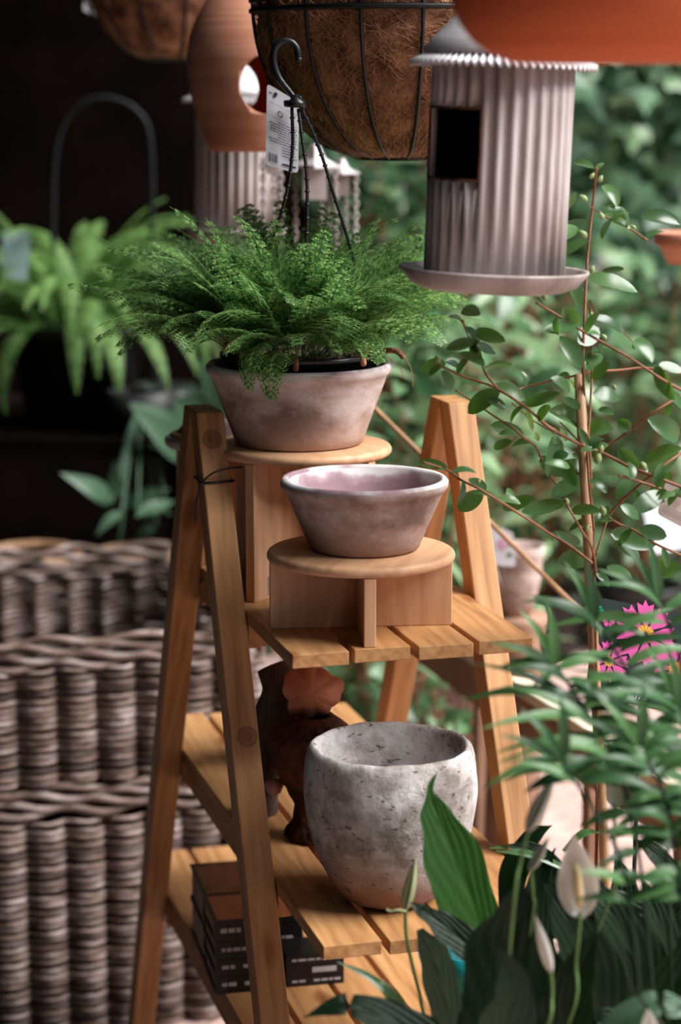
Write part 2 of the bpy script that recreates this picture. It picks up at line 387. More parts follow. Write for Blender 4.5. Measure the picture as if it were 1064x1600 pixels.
M['greyleaf'] = leaf_mat('grey_green_leaf', [(0.05, 0.14, 0.07), (0.09, 0.22, 0.11)], 0.4, 0.2, 0.4)
M['spathe'] = leaf_mat('white_spathe', [(0.86, 0.82, 0.72), (0.90, 0.87, 0.80)], 0.5, 0.35, 0.3, tcol=(0.85, 0.8, 0.7))
M['spadix'] = plain('cream_spadix', (0.70, 0.55, 0.30), 0.7)
M['palebud'] = plain('pale_green_bud', (0.42, 0.46, 0.24), 0.55)
M['greybud'] = plain('grey_white_bud', (0.36, 0.38, 0.30), 0.55)
M['teal'] = plain('turquoise_glaze', (0.01, 0.36, 0.40), 0.4)
M['cream'] = noise_mat('cream_timber', [(0.62, 0.54, 0.40), (0.76, 0.68, 0.54)], 8, 0.6, 0.2, 40)
M['benchwood'] = noise_mat('brown_timber', [(0.22, 0.12, 0.075), (0.36, 0.21, 0.14)], 8, 0.7, 0.2, 40)

# ---------------------------------------------------------------- the setting
def struct(name, mb, mat): 
    o = mb.build(name, mat, smooth=False); o['kind'] = 'structure'; return o
def paving():
    m, nt, N, L, P = new_mat('pink_brick_paving')
    tc = N.new('ShaderNodeTexCoord'); mp = N.new('ShaderNodeMapping'); mp.inputs['Rotation'].default_value = (0, 0, radians(35)); L.new(tc.outputs['Object'], mp.inputs[0])
    br = N.new('ShaderNodeTexBrick'); br.inputs['Scale'].default_value = 4.5; br.inputs['Mortar Size'].default_value = 0.02
    br.inputs['Color1'].default_value = (0.56, 0.36, 0.31, 1); br.inputs['Color2'].default_value = (0.68, 0.47, 0.42, 1); br.inputs['Mortar'].default_value = (0.34, 0.24, 0.21, 1)
    L.new(mp.outputs[0], br.inputs['Vector']); L.new(br.outputs['Color'], P.inputs['Base Color']); P.inputs['Roughness'].default_value = 0.85
    return m
mb = MB(); mb.box((-0.35, -3, -0.05), Vector((6, 0, 0)), Vector((0, 11, 0)), Vector((0, 0, 0.05))); struct('floor', mb, paving())
mb = MB(); mb.box((-4, -3, -0.05), Vector((3.65, 0, 0)), Vector((0, 11, 0)), Vector((0, 0, 0.05)))
o = struct('floor', mb, noise_mat('dark_concrete_floor', [(0.05, 0.05, 0.055), (0.10, 0.095, 0.10)], 6, 0.7, 0.2, 40))
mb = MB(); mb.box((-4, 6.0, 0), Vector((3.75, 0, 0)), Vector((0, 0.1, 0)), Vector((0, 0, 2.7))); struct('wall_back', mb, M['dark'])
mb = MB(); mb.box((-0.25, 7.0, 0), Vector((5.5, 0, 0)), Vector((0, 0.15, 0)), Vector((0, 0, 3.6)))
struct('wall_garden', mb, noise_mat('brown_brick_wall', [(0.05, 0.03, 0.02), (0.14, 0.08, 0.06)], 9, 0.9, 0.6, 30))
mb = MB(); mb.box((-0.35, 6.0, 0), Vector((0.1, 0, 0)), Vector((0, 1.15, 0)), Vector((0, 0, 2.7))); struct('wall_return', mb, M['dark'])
mb = MB(); mb.box((-4.1, -3, 0), Vector((0.1, 0, 0)), Vector((0, 9.1, 0)), Vector((0, 0, 2.7))); struct('wall_left', mb, M['dark'])  # unseen; runs on past the camera to keep daylight off the left
mb = MB(); mb.box((-4.1, -3, 2.7), Vector((3.95, 0, 0)), Vector((0, 9.1, 0)), Vector((0, 0, 0.1))); struct('ceiling', mb, M['dark'])  # unseen; right edge placed to darken the left and let sky in beyond
CEIL = 2.7
for i_, (yb, x1) in enumerate(((2.0, 1.2), (2.55, 1.0), (3.12, 1.0), (3.30, 1.0), (3.50, 1.0), (3.74, 1.0))):
    mb = MB(); mb.box((-0.15, yb - 0.02, CEIL), Vector((x1, 0, 0)), Vector((0, 0.04, 0)), Vector((0, 0, 0.08))); struct('trim_%d' % (i_ + 1), mb, M['dark'])
mb = MB(); mb.box((-4.1, -3.1, 0), Vector((4.9, 0, 0)), Vector((0, 0.1, 0)), Vector((0, 0, 2.7))); struct('wall_light_block', mb, M['dark'])  # unseen wall added behind the camera to block sky light from the left

# ---------------------------------------------------------------- A-frame plant stand
stand = empty('plant_stand', LP(0.157, -0.4, -1.0), 'honey-stained wooden A-frame plant stand with three slatted tiers, holding the pots', 'plant stand')
def frontv(z): return -0.36 + 0.485 * (0.245 - z)
def backv(z): return -0.445 - 0.49 * (0.245 - z)
def leg(u0, u1, f, w, zt=0.248, zb=-1.0):
    c = [LP(u, v, z) for z in (zb, zt) for (u, v) in ((u0, f(z)), (u1, f(z)), (u1, f(z) + w), (u0, f(z) + w))]
    m = MB(); m.hexa(c)
    return bevel(m.build('leg', M['ladder'], stand, smooth=False, matrix=frame((c[0] + c[6]) / 2, c[4] - c[0], VV)), 0.002)
near_leg = leg(-0.038, 0.0, frontv, -0.046); leg(0.318, 0.356, frontv, -0.046)
leg(-0.038, 0.0, backv, 0.046); leg(0.318, 0.356, backv, 0.046)
def add_knots(o, pts):
    mat = o.data.materials[0].copy(); mat.name = 'honey_stained_pine_with_knots'; o.data.materials[0] = mat
    N = mat.node_tree.nodes; L = mat.node_tree.links; P = N['Principled BSDF']
    tc = N.new('ShaderNodeTexCoord'); inv = o.matrix_basis.inverted()
    for p in pts:
        q = inv @ p; col = P.inputs['Base Color'].links[0].from_socket
        sb = N.new('ShaderNodeVectorMath'); sb.operation = 'SUBTRACT'; sb.inputs[1].default_value = q; L.new(tc.outputs['Object'], sb.inputs[0])
        ln = N.new('ShaderNodeVectorMath'); ln.operation = 'LENGTH'; L.new(sb.outputs[0], ln.inputs[0])
        mr = N.new('ShaderNodeMapRange'); mr.inputs['From Max'].default_value = 0.016; L.new(ln.outputs['Value'], mr.inputs['Value'])
        k = ramp(N, [(0.25, 0.16, 0.1), (0.62, 0.5, 0.42), (0.38, 0.27, 0.2), (0.7, 0.6, 0.52), (0.45, 0.34, 0.27), (1, 1, 1)], [0, 0.2, 0.35, 0.55, 0.75, 0.95]); L.new(mr.outputs[0], k.inputs[0])
        x = N.new('ShaderNodeMix'); x.data_type = 'RGBA'; x.blend_type = 'MULTIPLY'; x.inputs['Factor'].default_value = 0.85
        L.new(col, x.inputs['A']); L.new(k.outputs[0], x.inputs['B']); L.new(x.outputs['Result'], P.inputs['Base Color'])
add_knots(near_leg, [LP(-0.016, frontv(-0.150), -0.150), LP(-0.020, frontv(0.214), 0.214)])
SL = 0.0716; GAP = 0.0085
for zs, vf, vb in ((0.0, 0.0, -0.62), (-0.318, 0.150, -0.87), (-0.60, 0.285, -1.02)):
    for k in range(4):
        u0 = 0.0015 + k * (SL + GAP)
        j = random.Random(k + int(zs * 100)).uniform(-0.004, 0.004)
        m = MB(); m.box(LP(u0, vb + j, zs - 0.0175), UU * SL, VV * (vf - vb), ZZ * 0.0175)
        bevel(m.build('slat', M['ladder'], stand, smooth=False, matrix=frame(LP(u0, (vb + vf) / 2, zs), VV)), 0.0012)
    for u0 in (0.004, 0.296):
        m = MB(); m.box(LP(u0, backv(zs) + 0.0, zs - 0.052), UU * 0.018, VV * (frontv(zs) - backv(zs) - 0.002), ZZ * 0.034)
        bevel(m.build('side_rail', M['ladder'], stand, smooth=False, matrix=frame(LP(u0, (vb + vf) / 2, zs - .03), VV)), 0.001)
    for vv in (frontv(zs) + 0.002, backv(zs) - 0.022):
        m = MB(); m.box(LP(0.0, vv - 0.046 if vv > -0.4 else vv + 0.046, zs - 0.056), UU * 0.318, VV * 0.02, ZZ * 0.036)
        bevel(m.build('crossbar', M['ladder'], stand, smooth=False, matrix=frame(LP(-0.03, vv, zs - 0.04), UU)), 0.001)
# cord tied round the near left leg
m = MB()
zc = 0.16; vf = frontv(zc)
q = [LP(-0.041, vf + 0.003, zc), LP(0.003, vf + 0.003, zc + 0.001), LP(0.003, vf - 0.048, zc), LP(-0.041, vf - 0.048, zc), LP(-0.041, vf + 0.003, zc)]
m.tube(q, 0.0016, 6)
m.tube(spline([LP(-0.041, vf + 0.004, zc), LP(-0.030, vf + 0.008, zc + 0.012), LP(-0.010, vf + 0.010, zc + 0.019), LP(0.013, vf + 0.008, zc + 0.020)], 5), 0.0014, 6)
m.tube(spline([LP(-0.041, vf + 0.004, zc), LP(-0.046, vf + 0.006, zc - 0.012), LP(-0.050, vf + 0.004, zc - 0.030), LP(-0.050, vf + 0.002, zc - 0.052)], 5), 0.0014, 6)
props(m.build('cord', M['black']), 'thin black cord knotted round the stand leg nearest the left', 'cord')

# ---------------------------------------------------------------- round risers
def riser(cx, cy, z0, h, ang, label, R=0.120, t=0.0135):
    r = empty('display_riser', (cx, cy, z0), label, 'plant riser', None)
    m = MB(); e = t / 2
    prof = [(0.0001, h - t)] + [(R - e + e * cos(a), h - e + e * sin(a)) for a in [(-pi / 2 + pi * k / 8) for k in range(9)]] + [(0.0001, h)]
    m.lathe(prof, (cx, cy, z0), 96)
    m.build('round_top', M['riser'], r, matrix=frame(Vector((cx, cy, z0 + h)), Vector((cos(ang + 1.2), sin(ang + 1.2), 0))))
    hw = 0.0075
    for k, rr in ((0, R - 0.0035), (1, R - 0.0035)):
        a = ang + k * pi / 2; d = Vector((cos(a), sin(a), 0)); n = Vector((-sin(a), cos(a), 0))
        if k == 0:
            spans = [(-rr, rr)]
        else:
            spans = [(-rr, -hw), (hw, rr)]
        for s0, s1 in spans:
            m = MB(); m.box(Vector((cx, cy, z0)) + d * s0 - n * hw, d * (s1 - s0), n * 2 * hw, ZZ * (h - t))
            bevel(m.build('panel', M['riser'], r, smooth=False, matrix=frame(Vector((cx, cy, z0)) + d * s0 + n * (0.3 * k), ZZ, d)), 0.0012)
    return r
riser(0.026, 2.750, 1.0, 0.100, radians(5), 'low pale wooden riser with round top, under the empty clay bowl')
riser(-0.050, 2.975, 1.0, 0.200, radians(52.5), 'tall pale wooden riser with round top, under the clay bowl holding the fern')
riser(-0.187, 3.155, 1.0, 0.190, radians(60), 'pale wooden riser half hidden behind the left stand legs', R=0.060)

# ---------------------------------------------------------------- clay bowls
def bowl(name, cx, cy, z0, rb, rr, h, mat, label, wall=0.010, lip=0.016, cat='plant pot', inner=None):
    m = MB()
    out = [(0.0001, 0.002), (rb - 0.006, 0.0), (rb, 0.003)]
    for k in range(1, 9):
        t = k / 8; out.append((rb + (rr - 0.006 - rb) * t, 0.003 + (h - lip - 0.003) * t))
    out += [(rr - 0.003, h - lip + 0.002), (rr, h - lip * 0.6), (rr, h - 0.004), (rr - 0.003, h), (rr - wall + 0.002, h), (rr - wall, h - 0.004)]
    n0 = len(out)
    for k in range(1, 7):
        t = k / 6; out.append((rr - wall + (rb - rr) * t * 0.92, h - 0.004 - (h - 0.018) * t))
    out.append((0.0001, 0.0135))
    rnd = random.Random(3)
    m.lathe(out, (cx, cy, z0), 96, fn=lambda r, z, t, i: (r * (1 + 0.004 * sin(3 * t + 1) + 0.002 * sin(11 * t + i)), z))
    # faces beyond the rim use the inner material
    idx = 0
    for i in range(len(out) - 1):
        for k in range(96):
            if i >= n0 - 1: m.m[idx] = 2
            elif i >= n0 - 4: m.m[idx] = 1
            idx += 1
    o = m.build(name, None, mats=[mat, M['lime'], inner or M['pot_inner']], base=(cx, cy, z0))
    return props(o, label, cat)
bowl('clay_bowl', 0.030, 2.757, 1.100, 0.070, 0.1065, W(570, 746, 2.757).z - 1.100, M['pot_wash'], 'empty whitewashed clay bowl pot standing on the low round riser', inner=inner_wash('mauve_and_lime_inside', 0.098))
HB1 = W(467, 566, 2.985).z - 1.200
bowl('clay_bowl', -0.057, 2.985, 1.200, 0.087, 0.1265, HB1, M['pot_wash_pale'], 'large pale whitewashed clay bowl on the tall riser, holding the lacy fern')
bowl('clay_bowl', -0.187, 3.155, 1.190, 0.046, 0.0675, W(338, 680, 3.155).z - 1.190, M['lime'], 'small pale clay bowl on a riser behind the left apex of the stand')

# concrete pot
cx, cy, z0 = 0.062, 2.622, 0.682
Hc = W(612, 1160, cy).z - z0
m = MB()
prof = [(0.0001, 0.0), (0.046, 0.0), (0.060, 0.006), (0.074, 0.024), (0.088, 0.052), (0.0985, 0.082), (0.1045, 0.110), (0.1078, 0.138), (0.1080, Hc - 0.055), (0.1070, Hc - 0.038), (0.1055, Hc - 0.024), (0.1035, Hc - 0.012), (0.101, Hc - 0.005), (0.096, Hc), (0.091, Hc - 0.003), (0.0885, Hc - 0.012)]
prof += [(0.088, Hc - 0.04), (0.087, Hc - 0.08), (0.080, Hc - 0.12), (0.068, 0.05), (0.0001, 0.03)]
pr2 = []
for i in range(len(prof) - 1):
    for k in range(3):
        t = k / 3; pr2.append((prof[i][0] * (1 - t) + prof[i + 1][0] * t, prof[i][1] * (1 - t) + prof[i + 1][1] * t))
pr2.append(prof[-1])
for _ in range(3): pr2 = [pr2[0]] + [((a[0] + 2 * b[0] + c_[0]) / 4, (a[1] + 2 * b[1] + c_[1]) / 4) for a, b, c_ in zip(pr2[:-2], pr2[1:-1], pr2[2:])] + [pr2[-1]]
rn = random.Random(8); ph = [rn.uniform(0, 6) for _ in range(9)]
def rough(r, z, t, i):
    k = sin(5 * t + ph[0] + 20 * z) * 0.004 + sin(9 * t + ph[1] - 35 * z) * 0.003 + sin(17 * t + ph[2] + 60 * z) * 0.002 + sin(31 * t + ph[3] + 90 * z) * 0.0012
    if r < 0.03: k = 0
    return (r * (1 + k * 0.7), z + (0.0007 * sin(4 * t + ph[4]) + 0.0005 * sin(13 * t + ph[5]) if z > Hc - 0.03 else 0))
m.lathe(pr2, (cx, cy, z0), 128, fn=rough)
props(m.build('concrete_pot', M['concrete'], base=(cx, cy, z0)), 'rough grey concrete pot with round belly, empty, on the middle tier', 'plant pot')

# ---------------------------------------------------------------- hanging fern in its black basket
R = random.Random(11)
fc = Vector((-0.057, 2.985, 1.2)); potz = 1.2 + HB1
fern = empty('hanging_fern', (fc.x, fc.y, 1.235), 'lacy green fern in black hanging pot, set inside the large clay bowl', 'fern')
m = MB()
m.lathe([(0.0001, 0), (0.075, 0), (0.097, potz - 1.232), (0.103, potz - 1.232 + 0.006), (0.107, potz - 1.232 + 0.009), (0.107, potz - 1.232 + 0.014), (0.104, potz - 1.232 + 0.016), (0.100, potz - 1.232 + 0.012), (0.099, potz - 1.235), (0.0001, potz - 1.238)], (fc.x, fc.y, 1.232), 64)
m.build('hanging_pot', M['black'], fern)
m = MB(); m.lathe([(0.0985, 0.0), (0.08, 0.006), (0.04, 0.009), (0.0001, 0.010)], (fc.x, fc.y, potz + 0.009), 32)
for k in range(260):
    a = R.uniform(0, 2 * pi); r = 0.093 * sqrt(R.random()); s = R.uniform(0.0025, 0.006)
    m.add([Vector((fc.x + r * cos(a), fc.y + r * sin(a), potz + 0.015)) + Vector(d) * s for d in ((1, 0, 0), (0, 1, 0), (-1, 0, 0), (0, -1, 0), (0, 0, 1), (0, 0, -1))],
          [(0, 1, 4), (1, 2, 4), (2, 3, 4), (3, 0, 4), (1, 0, 5), (2, 1, 5), (3, 2, 5), (0, 3, 5)])
m.build('soil', M['soil'], fern, smooth=False)
def lacy_frond(m, base, az, elev, L, wid, droop, rnd, npin=13):
    """a finely divided triangular frond; returns nothing, adds to m"""
    h = Vector((cos(az), sin(az), 0)); p = Vector(base); pts = []; n = 16
    dz = tan(elev)
    for i in range(n + 1):
        t = i / n
        ang = elev - droop * t * t
        pts.append(p.copy()); p = p + (h * cos(ang) + ZZ * sin(ang)) * (L / n)
    m.tube(pts, [0.0010 * (1 - 0.7 * i / n) for i in range(n + 1)], 3, caps=False, mi=1)
    side = h.cross(ZZ)
    roll = rnd.uniform(-0.6, 0.6)
    for j in range(npin):
        t = 0.28 + 0.72 * j / npin; i = min(int(t * n), n - 1); c = pts[i] + (pts[i + 1] - pts[i]) * (t * n - i)
        d = (pts[i + 1] - pts[i]).normalized(); up_ = side.cross(d).normalized()
        tt = (t - 0.28) / 0.72
        pl = wid * (1 - tt) ** 0.85 + 0.004
        for sg in (-1, 1):
            s2 = (side * sg * cos(roll) + up_ * sin(roll) * sg)
            pd = (s2 * 0.86 + d * 0.5).normalized(); pn = pd.cross(s2.cross(d)).normalized()
            nn = d.cross(s2).normalized()
            K = max(3, int(pl / 0.0042))
            for k in range(K):
                f = (k + 0.5) / K
                b = c + pd * (pl * f) - ZZ * (pl * f * f * 0.25)
                ll = 0.0096 * (1 - f) ** 0.6 * (0.5 + 0.5 * (1 - tt)) + 0.0022
                for s3 in (-1, 1):
                    ld = (pd * 0.65 + nn.cross(pd) * s3).normalized()
                    w = ld.cross(nn) * ll * 0.30
                    m.add([b, b + ld * ll * 0.55 + w, b + ld * ll, b + ld * ll * 0.55 - w], [(0, 1, 2, 3)])
            m.add([c, c + pd * pl * 0.6 + nn.cross(pd) * 0.0007, c + pd * pl - ZZ * pl * 0.25, c + pd * pl * 0.6 - nn.cross(pd) * 0.0007], [(0, 1, 2, 3)])
nf = 0
def fr(az, r0, elev, L, wid, droop, npin=13):
    m = MB(); a = az
    b = Vector((fc.x + r0 * cos(a), fc.y + r0 * sin(a), potz + 0.015))
    lacy_frond(m, b, az, elev, L, wid, droop, R, npin)
    o = m.build('frond', None, fern, mats=[M['fern'], M['greenstem']])
for k in range(185):
    az = R.uniform(0, 2 * pi); r0 = 0.09 * sqrt(R.random())
    up = R.random()
    elev = radians(R.uniform(24, 88)); L = R.uniform(0.16, 0.265) * (1.0 if elev < 1.0 else 0.88)
    fr(az, r0, elev, L, R.uniform(0.028, 0.042), R.uniform(0.5, 1.6), 11)
for az, e, L, dr in ((pi + 0.1, 0.75, 0.27, 1.35), (pi - 0.3, 0.62, 0.25, 1.2), (pi + 0.5, 0.5, 0.24, 1.2), (pi - 0.05, 0.95, 0.26, 1.2), (pi + 0.25, 0.4, 0.23, 1.0),
                     (-1.9, 0.5, 0.17, 2.6), (-1.75, 0.35, 0.16, 2.4), (-0.5, 0.6, 0.18, 1.6), (-0.2, 0.8, 0.21, 1.5), (0.2, 0.7, 0.21, 1.4), (-1.0, 0.5, 0.16, 1.6),
                     (-2.4, 0.7, 0.2, 1.6), (-2.7, 0.5, 0.22, 1.4), (-1.3, 0.9, 0.18, 1.8), (-2.0, 0.9, 0.18, 1.6), (-0.8, 1.0, 0.18, 1.6), (-1.6, 1.1, 0.17, 1.8)):
    fr(az, 0.06, e, L, 0.040, dr, 15)
# furry roots hanging over the rim, and dry tendrils
m = MB()
for (x0, y0, x1, y1) in ((560, 552, 568, 572), (572, 545, 566, 560), (600, 548, 632, 560), (458, 556, 462, 580)):
    a = W(x0, y0, 2.88); b = W(x1, y1, 2.853); m = MB(); m.tube(spline([a, (a + b) / 2 + Vector((0.002, -0.012, 0.006)), b], 5), [0.004] * 10 + [0.002], 6); m.build('root', M['coir'], fern)
m = MB()
m.tube(spline([W(600, 550, 2.93), W(625, 553, 2.92), W(642, 575, 2.9), W(645, 605, 2.9)], 6), 0.0007, 4); m.build('tendril', M['fibre'], fern); m = MB()
m.tube(spline([W(595, 552, 2.93), W(612, 562, 2.92), W(628, 580, 2.9), W(630, 592, 2.9)], 6), 0.0007, 4); m.build('tendril', M['fibre'], fern); m = MB()
m.tube(spline([W(350, 548, 2.93), W(368, 530, 2.9), W(395, 528, 2.9), W(420, 545, 2.9)], 6), 0.003, 5)
m.build('root', M['coir'], fern)
# plastic hanger: hub, hook, three ribbed wires
DH = 2.93
hub = W(463, 160, DH)
m = MB()
m.lathe([(0.0001, 0.010), (0.006, 0.010), (0.008, 0.004), (0.013, 0.001), (0.013, -0.006), (0.0001, -0.007)], hub, 20)
for (x, y) in ((444, 162), (476, 168), (470, 150)):
    m.tube([hub, W(x, y, DH - 0.004)], 0.0042, 6)
m.build('hanger_hub', M['black'], fern)
m = MB()
hp = spline([W(462, 156, DH), W(450, 140, DH), W(436, 122, DH), W(428, 98, DH), W(430, 76, DH), W(441, 65, DH), W(455, 66, DH), W(464, 76, DH), W(467, 92, DH)], 5)
m.tube(hp, [0.0042] * 8 + [0.0048] * (len(hp) - 8), 8)
m.tube([W(467, 90, DH), W(466, 98, DH)], [0.0058, 0.003], 8)
m.build('hook', M['black'], fern)
for i, pts in enumerate(([(456, 168), (457, 230), (450, 290), (436, 345), (424, 378), (405, 470), (395, 545)], [(466, 170), (472, 215), (479, 270), (480, 330), (478, 400), (476, 470), (474, 556)],
                         [(472, 172), (488, 205), (505, 250), (522, 305), (542, 368), (565, 450), (583, 530)])):
    dd = (2.95, 2.88, 2.95)[i]
    P = spline([W(x, y, DH + (dd - DH) * k / 6) for k, (x, y) in enumerate(pts)], 6)
    m = MB(); m.tube(P, 0.0023, 6)
    L = 0
    for a, b in zip(P[:-1], P[1:]):
        L += (b - a).length
        if L > 0.011:
            L = 0; d = (b - a).normalized(); m.tube([b - d * 0.0012, b + d * 0.0012], 0.0034, 6)
    m.build('hanger_wire', M['black'], fern)
m = MB(); m.tube(spline([W(588, 560, 2.9), W(594, 552, 2.9), W(592, 538, 2.9), W(585, 528, 2.9), W(580, 540, 2.9), W(577, 560, 2.9)], 5), 0.0016, 6)
m.build('clip', M['black'], fern)
# white care tag hanging from the hub
tagroot_pts = [W(417, 130, 2.945), W(467, 160, 2.955), W(466, 271, 2.955), W(415, 258, 2.945)]
def card(name, c, mat, parent=None, thick=0.0008, label=None, cat=None, group=None, rounded=True):
    m = MB(); n = (c[1] - c[0]).cross(c[3] - c[0]).normalized() * thick
    P = []
    if rounded:
        for i in range(4):
            a, b, d = c[i], c[(i + 1) % 4], c[i - 1]
            r = min((b - a).length, (d - a).length) * 0.10
            u = (b - a).normalized() * r; v = (d - a).normalized() * r
            P += [a + v, a + (u + v) * 0.29, a + u]
    else: P = list(c)
    k = len(P)
    m.add(P + [p + n for p in P], [tuple(range(k)), tuple(reversed(range(k, 2 * k)))] + [(i, i + k, (i + 1) % k + k, (i + 1) % k) for i in range(k)])
    o = m.build(name, mat, parent, smooth=False)
    return props(o, label, cat, group)
tag = card('care_tag', tagroot_pts, M['white'], fern)
def on(c, s, t, off=0.0006):
    a = c[0] + (c[1] - c[0]) * s; b = c[3] + (c[2] - c[3]) * s
    n = (c[1] - c[0]).cross(c[3] - c[0]).normalized()
    if n.y > 0: n = -n
    return a + (b - a) * t + n * off
def strip(m, c, s0, t0, s1, t1, off=0.0013):
    m.add([on(c, s0, t0, off), on(c, s1, t0, off), on(c, s1, t1, off), on(c, s0, t1, off)], [(0, 1, 2, 3)])
m = MB(); rr = random.Random(5)
for t in (0.20, 0.37): strip(m, tagroot_pts, 0.08, t, 0.95, t + 0.004)
for j, t in enumerate((0.41, 0.445, 0.475, 0.505, 0.535, 0.565, 0.60, 0.635, 0.67, 0.71, 0.745, 0.78, 0.82)):
    s = rr.choice([0.08, 0.12, 0.35, 0.45]) if t < 0.7 else 0.5
    while s < 0.9:
        w = rr.uniform(0.04, 0.12); strip(m, tagroot_pts, s, t, min(s + w, 0.95), t + 0.011); s += w + 0.02
for k in range(14):
    s = 0.08 + k * 0.021; strip(m, tagroot_pts, s, 0.83, s + rr.choice([0.006, 0.012]), 0.94)
strip(m, tagroot_pts, 0.06, 0.085, 0.16, 0.10); strip(m, tagroot_pts, 0.2, 0.07, 0.28, 0.12); strip(m, tagroot_pts, 0.24, 0.05, 0.32, 0.09)
strip(m, tagroot_pts, 0.5, 0.92, 0.92, 0.945)
for k in range(10):
    a0, a1 = 2 * pi * k / 10, 2 * pi * (k + 1) / 10
    m.add([on(tagroot_pts, 0.42 + 0.06 * cos(a0) * 1.0, 0.30 + 0.03 * sin(a0), 0.0013), on(tagroot_pts, 0.42 + 0.06 * cos(a1), 0.30 + 0.03 * sin(a1), 0.0013),
           on(tagroot_pts, 0.42 + 0.085 * cos(a1), 0.30 + 0.042 * sin(a1), 0.0013), on(tagroot_pts, 0.42 + 0.085 * cos(a0), 0.30 + 0.042 * sin(a0), 0.0013)], [(0, 1, 2, 3)])
m.build('tag_print', M['ink'], tag, smooth=False)

# ---------------------------------------------------------------- coir hanging baskets
def coir_basket(c, r, h, label, nw=14, fibres=1400, seed=1, rot=0.0):
    b = empty('coir_hanging_basket', (c.x, c.y, c.z), label, 'hanging basket')
    rnd = random.Random(seed)
    def prof(t):   # t 0 bottom .. 1 rim
        zz = h * t; rad = r * (0.30 + 0.70 * (1 - (1 - min(1, t * 1.0)) ** 2.1) ** 0.62)
        return rad, zz
    P = [(0.0001, 0.0)] + [prof(k / 24) for k in range(25)] + [(r * 0.93, h), (r * 0.90, h * 0.6), (r * 0.5, h * 0.1), (0.0001, h * 0.06)]
    m = MB(); ph = [rnd.uniform(0, 6) for _ in range(6)]
    def lump(rr, z, t, i):
        return (rr * (1 + 0.010 * sin(7 * t + ph[0] + z * 30) + 0.008 * sin(17 * t + ph[1] - z * 55) + 0.005 * sin(31 * t + z * 90)) * (0.985), z)
    m.lathe(P, c, 128, fn=lump)
    lin = m.build('coir_liner', M['coir'], b)
    m = MB()
    for k in range(fibres):
        t = rnd.uniform(0.02, 0.99); a = rnd.uniform(0, 2 * pi); pts = []
        da = rnd.uniform(-0.16, 0.16); dt = rnd.uniform(-0.12, 0.12); cv = rnd.uniform(-0.1, 0.1)
        for q in range(5):
            s = q / 4; rad, zz = prof(min(1, max(0.0, t + dt * s))); aa = a + da * s + cv * s * (1 - s)
            off = 1.0 + 0.018 * sin(pi * s) * rnd.random()
            pts.append(c + Vector((rad * off * cos(aa), rad * off * sin(aa), zz)))
        m.tube(pts, 0.00042, 3, caps=False)
    m.build('loose_fibre', M['fibre'], b)
    for k in range(nw):
        a = 2 * pi * k / nw + rot
        pts = [c + Vector(((prof(q / 14)[0] * 1.012) * cos(a), (prof(q / 14)[0] * 1.012) * sin(a), prof(q / 14)[1])) for q in range(15)]
        m = MB(); m.tube(pts, 0.0026, 6); m.build('rib_wire', M['iron'], b)
    for t, rw in ((0.0, 0.003), (0.99, 0.004)):
        rad, zz = prof(t); m = MB()
        m.tube([c + Vector((rad * 1.02 * cos(2 * pi * q / 64), rad * 1.02 * sin(2 * pi * q / 64), zz)) for q in range(65)], rw, 6, caps=False)
        if t > .5:
            m.tube([c + Vector((rad * 1.02 * cos(2 * pi * q / 64), rad * 1.02 * sin(2 * pi * q / 64), zz - 0.014)) for q in range(65)], rw, 6, caps=False)
        m.build('ring_wire', M['iron'], b)
    m = MB()
    top = Vector((c.x, c.y, CEIL))
    for k in range(3):
        a = 2 * pi * k / 3 + 0.4; m.tube([c + Vector((r * cos(a), r * sin(a), h)), c + Vector((0, 0, h + 0.45))], 0.0025, 6)
    m.tube([c + Vector((0, 0, h + 0.45)), top], 0.003, 6)
    m.build('hanging_chain', M['iron'], b)
    return b
cb = W(628, 246, 3.12)
coir_basket(Vector((cb.x, cb.y, cb.z + 0.0)), 0.205, 0.215, 'brown coir-lined wire hanging basket, sharp in front, behind the fern hook', nw=16, fibres=5200, seed=4, rot=0.10)
cb2 = W(275, 92, 4.35)
coir_basket(Vector((cb2.x, cb2.y, cb2.z)), 0.185, 0.20, 'blurred brown coir hanging basket in the dark at upper left', nw=12, fibres=700, seed=6, rot=0.2)

# ---------------------------------------------------------------- terracotta egg birdhouse with a through hole
def egg_profile(r, h, rb, rt):
    pts = []
    for k in range(25):
        t = k / 24
        w = rb + (r - rb) * sin(pi / 2 * min(1, t / 0.52)) ** 0.9 if t < 0.52 else rt + (r - rt) * cos(pi / 2 * (t - 0.52) / 0.48) ** 0.8
        pts.append((w, h * t))
    return pts
def cut_cyl(o, p, d, r, L=0.6):
    me = bpy.data.meshes.new('hole'); bm = bmesh.new()
    bmesh.ops.create_cone(bm, cap_ends=True, segments=48, radius1=r, radius2=r, depth=L)
    bm.to_mesh(me); bm.free()
    c = bpy.data.objects.new('hole', me); COL.objects.link(c)
    c.matrix_world = Matrix.Translation(p) @ Vector(d).to_track_quat('Z', 'Y').to_matrix().to_4x4()
    md = o.modifiers.new('hole', 'BOOLEAN'); md.operation = 'DIFFERENCE'; md.object = c; md.solver = 'EXACT'
    bpy.context.view_layer.update()
    dg = bpy.context.evaluated_depsgraph_get()
    new = bpy.data.meshes.new_from_object(o.evaluated_get(dg))
    o.modifiers.clear(); o.data = new
    bpy.data.objects.remove(c)
eb = W(390, 236, 3.5)
m = MB(); H = W(390, -40, 3.5).z - eb.z; rE = 0.0965
ep = egg_profile(rE, H, 0.062, 0.03)
inn = [(max(0.002, a - 0.007), min(max(b, 0.008), H - 0.008)) for a, b in ep]
prof = [(0.0001, 0)] + ep + [(0.0001, H)]
m.lathe([(0.0001, 0)] + ep + [(0.001, H)] , eb, 96, mi=0)
m.m = [0] * len(m.f)
base_n = len(m.f)
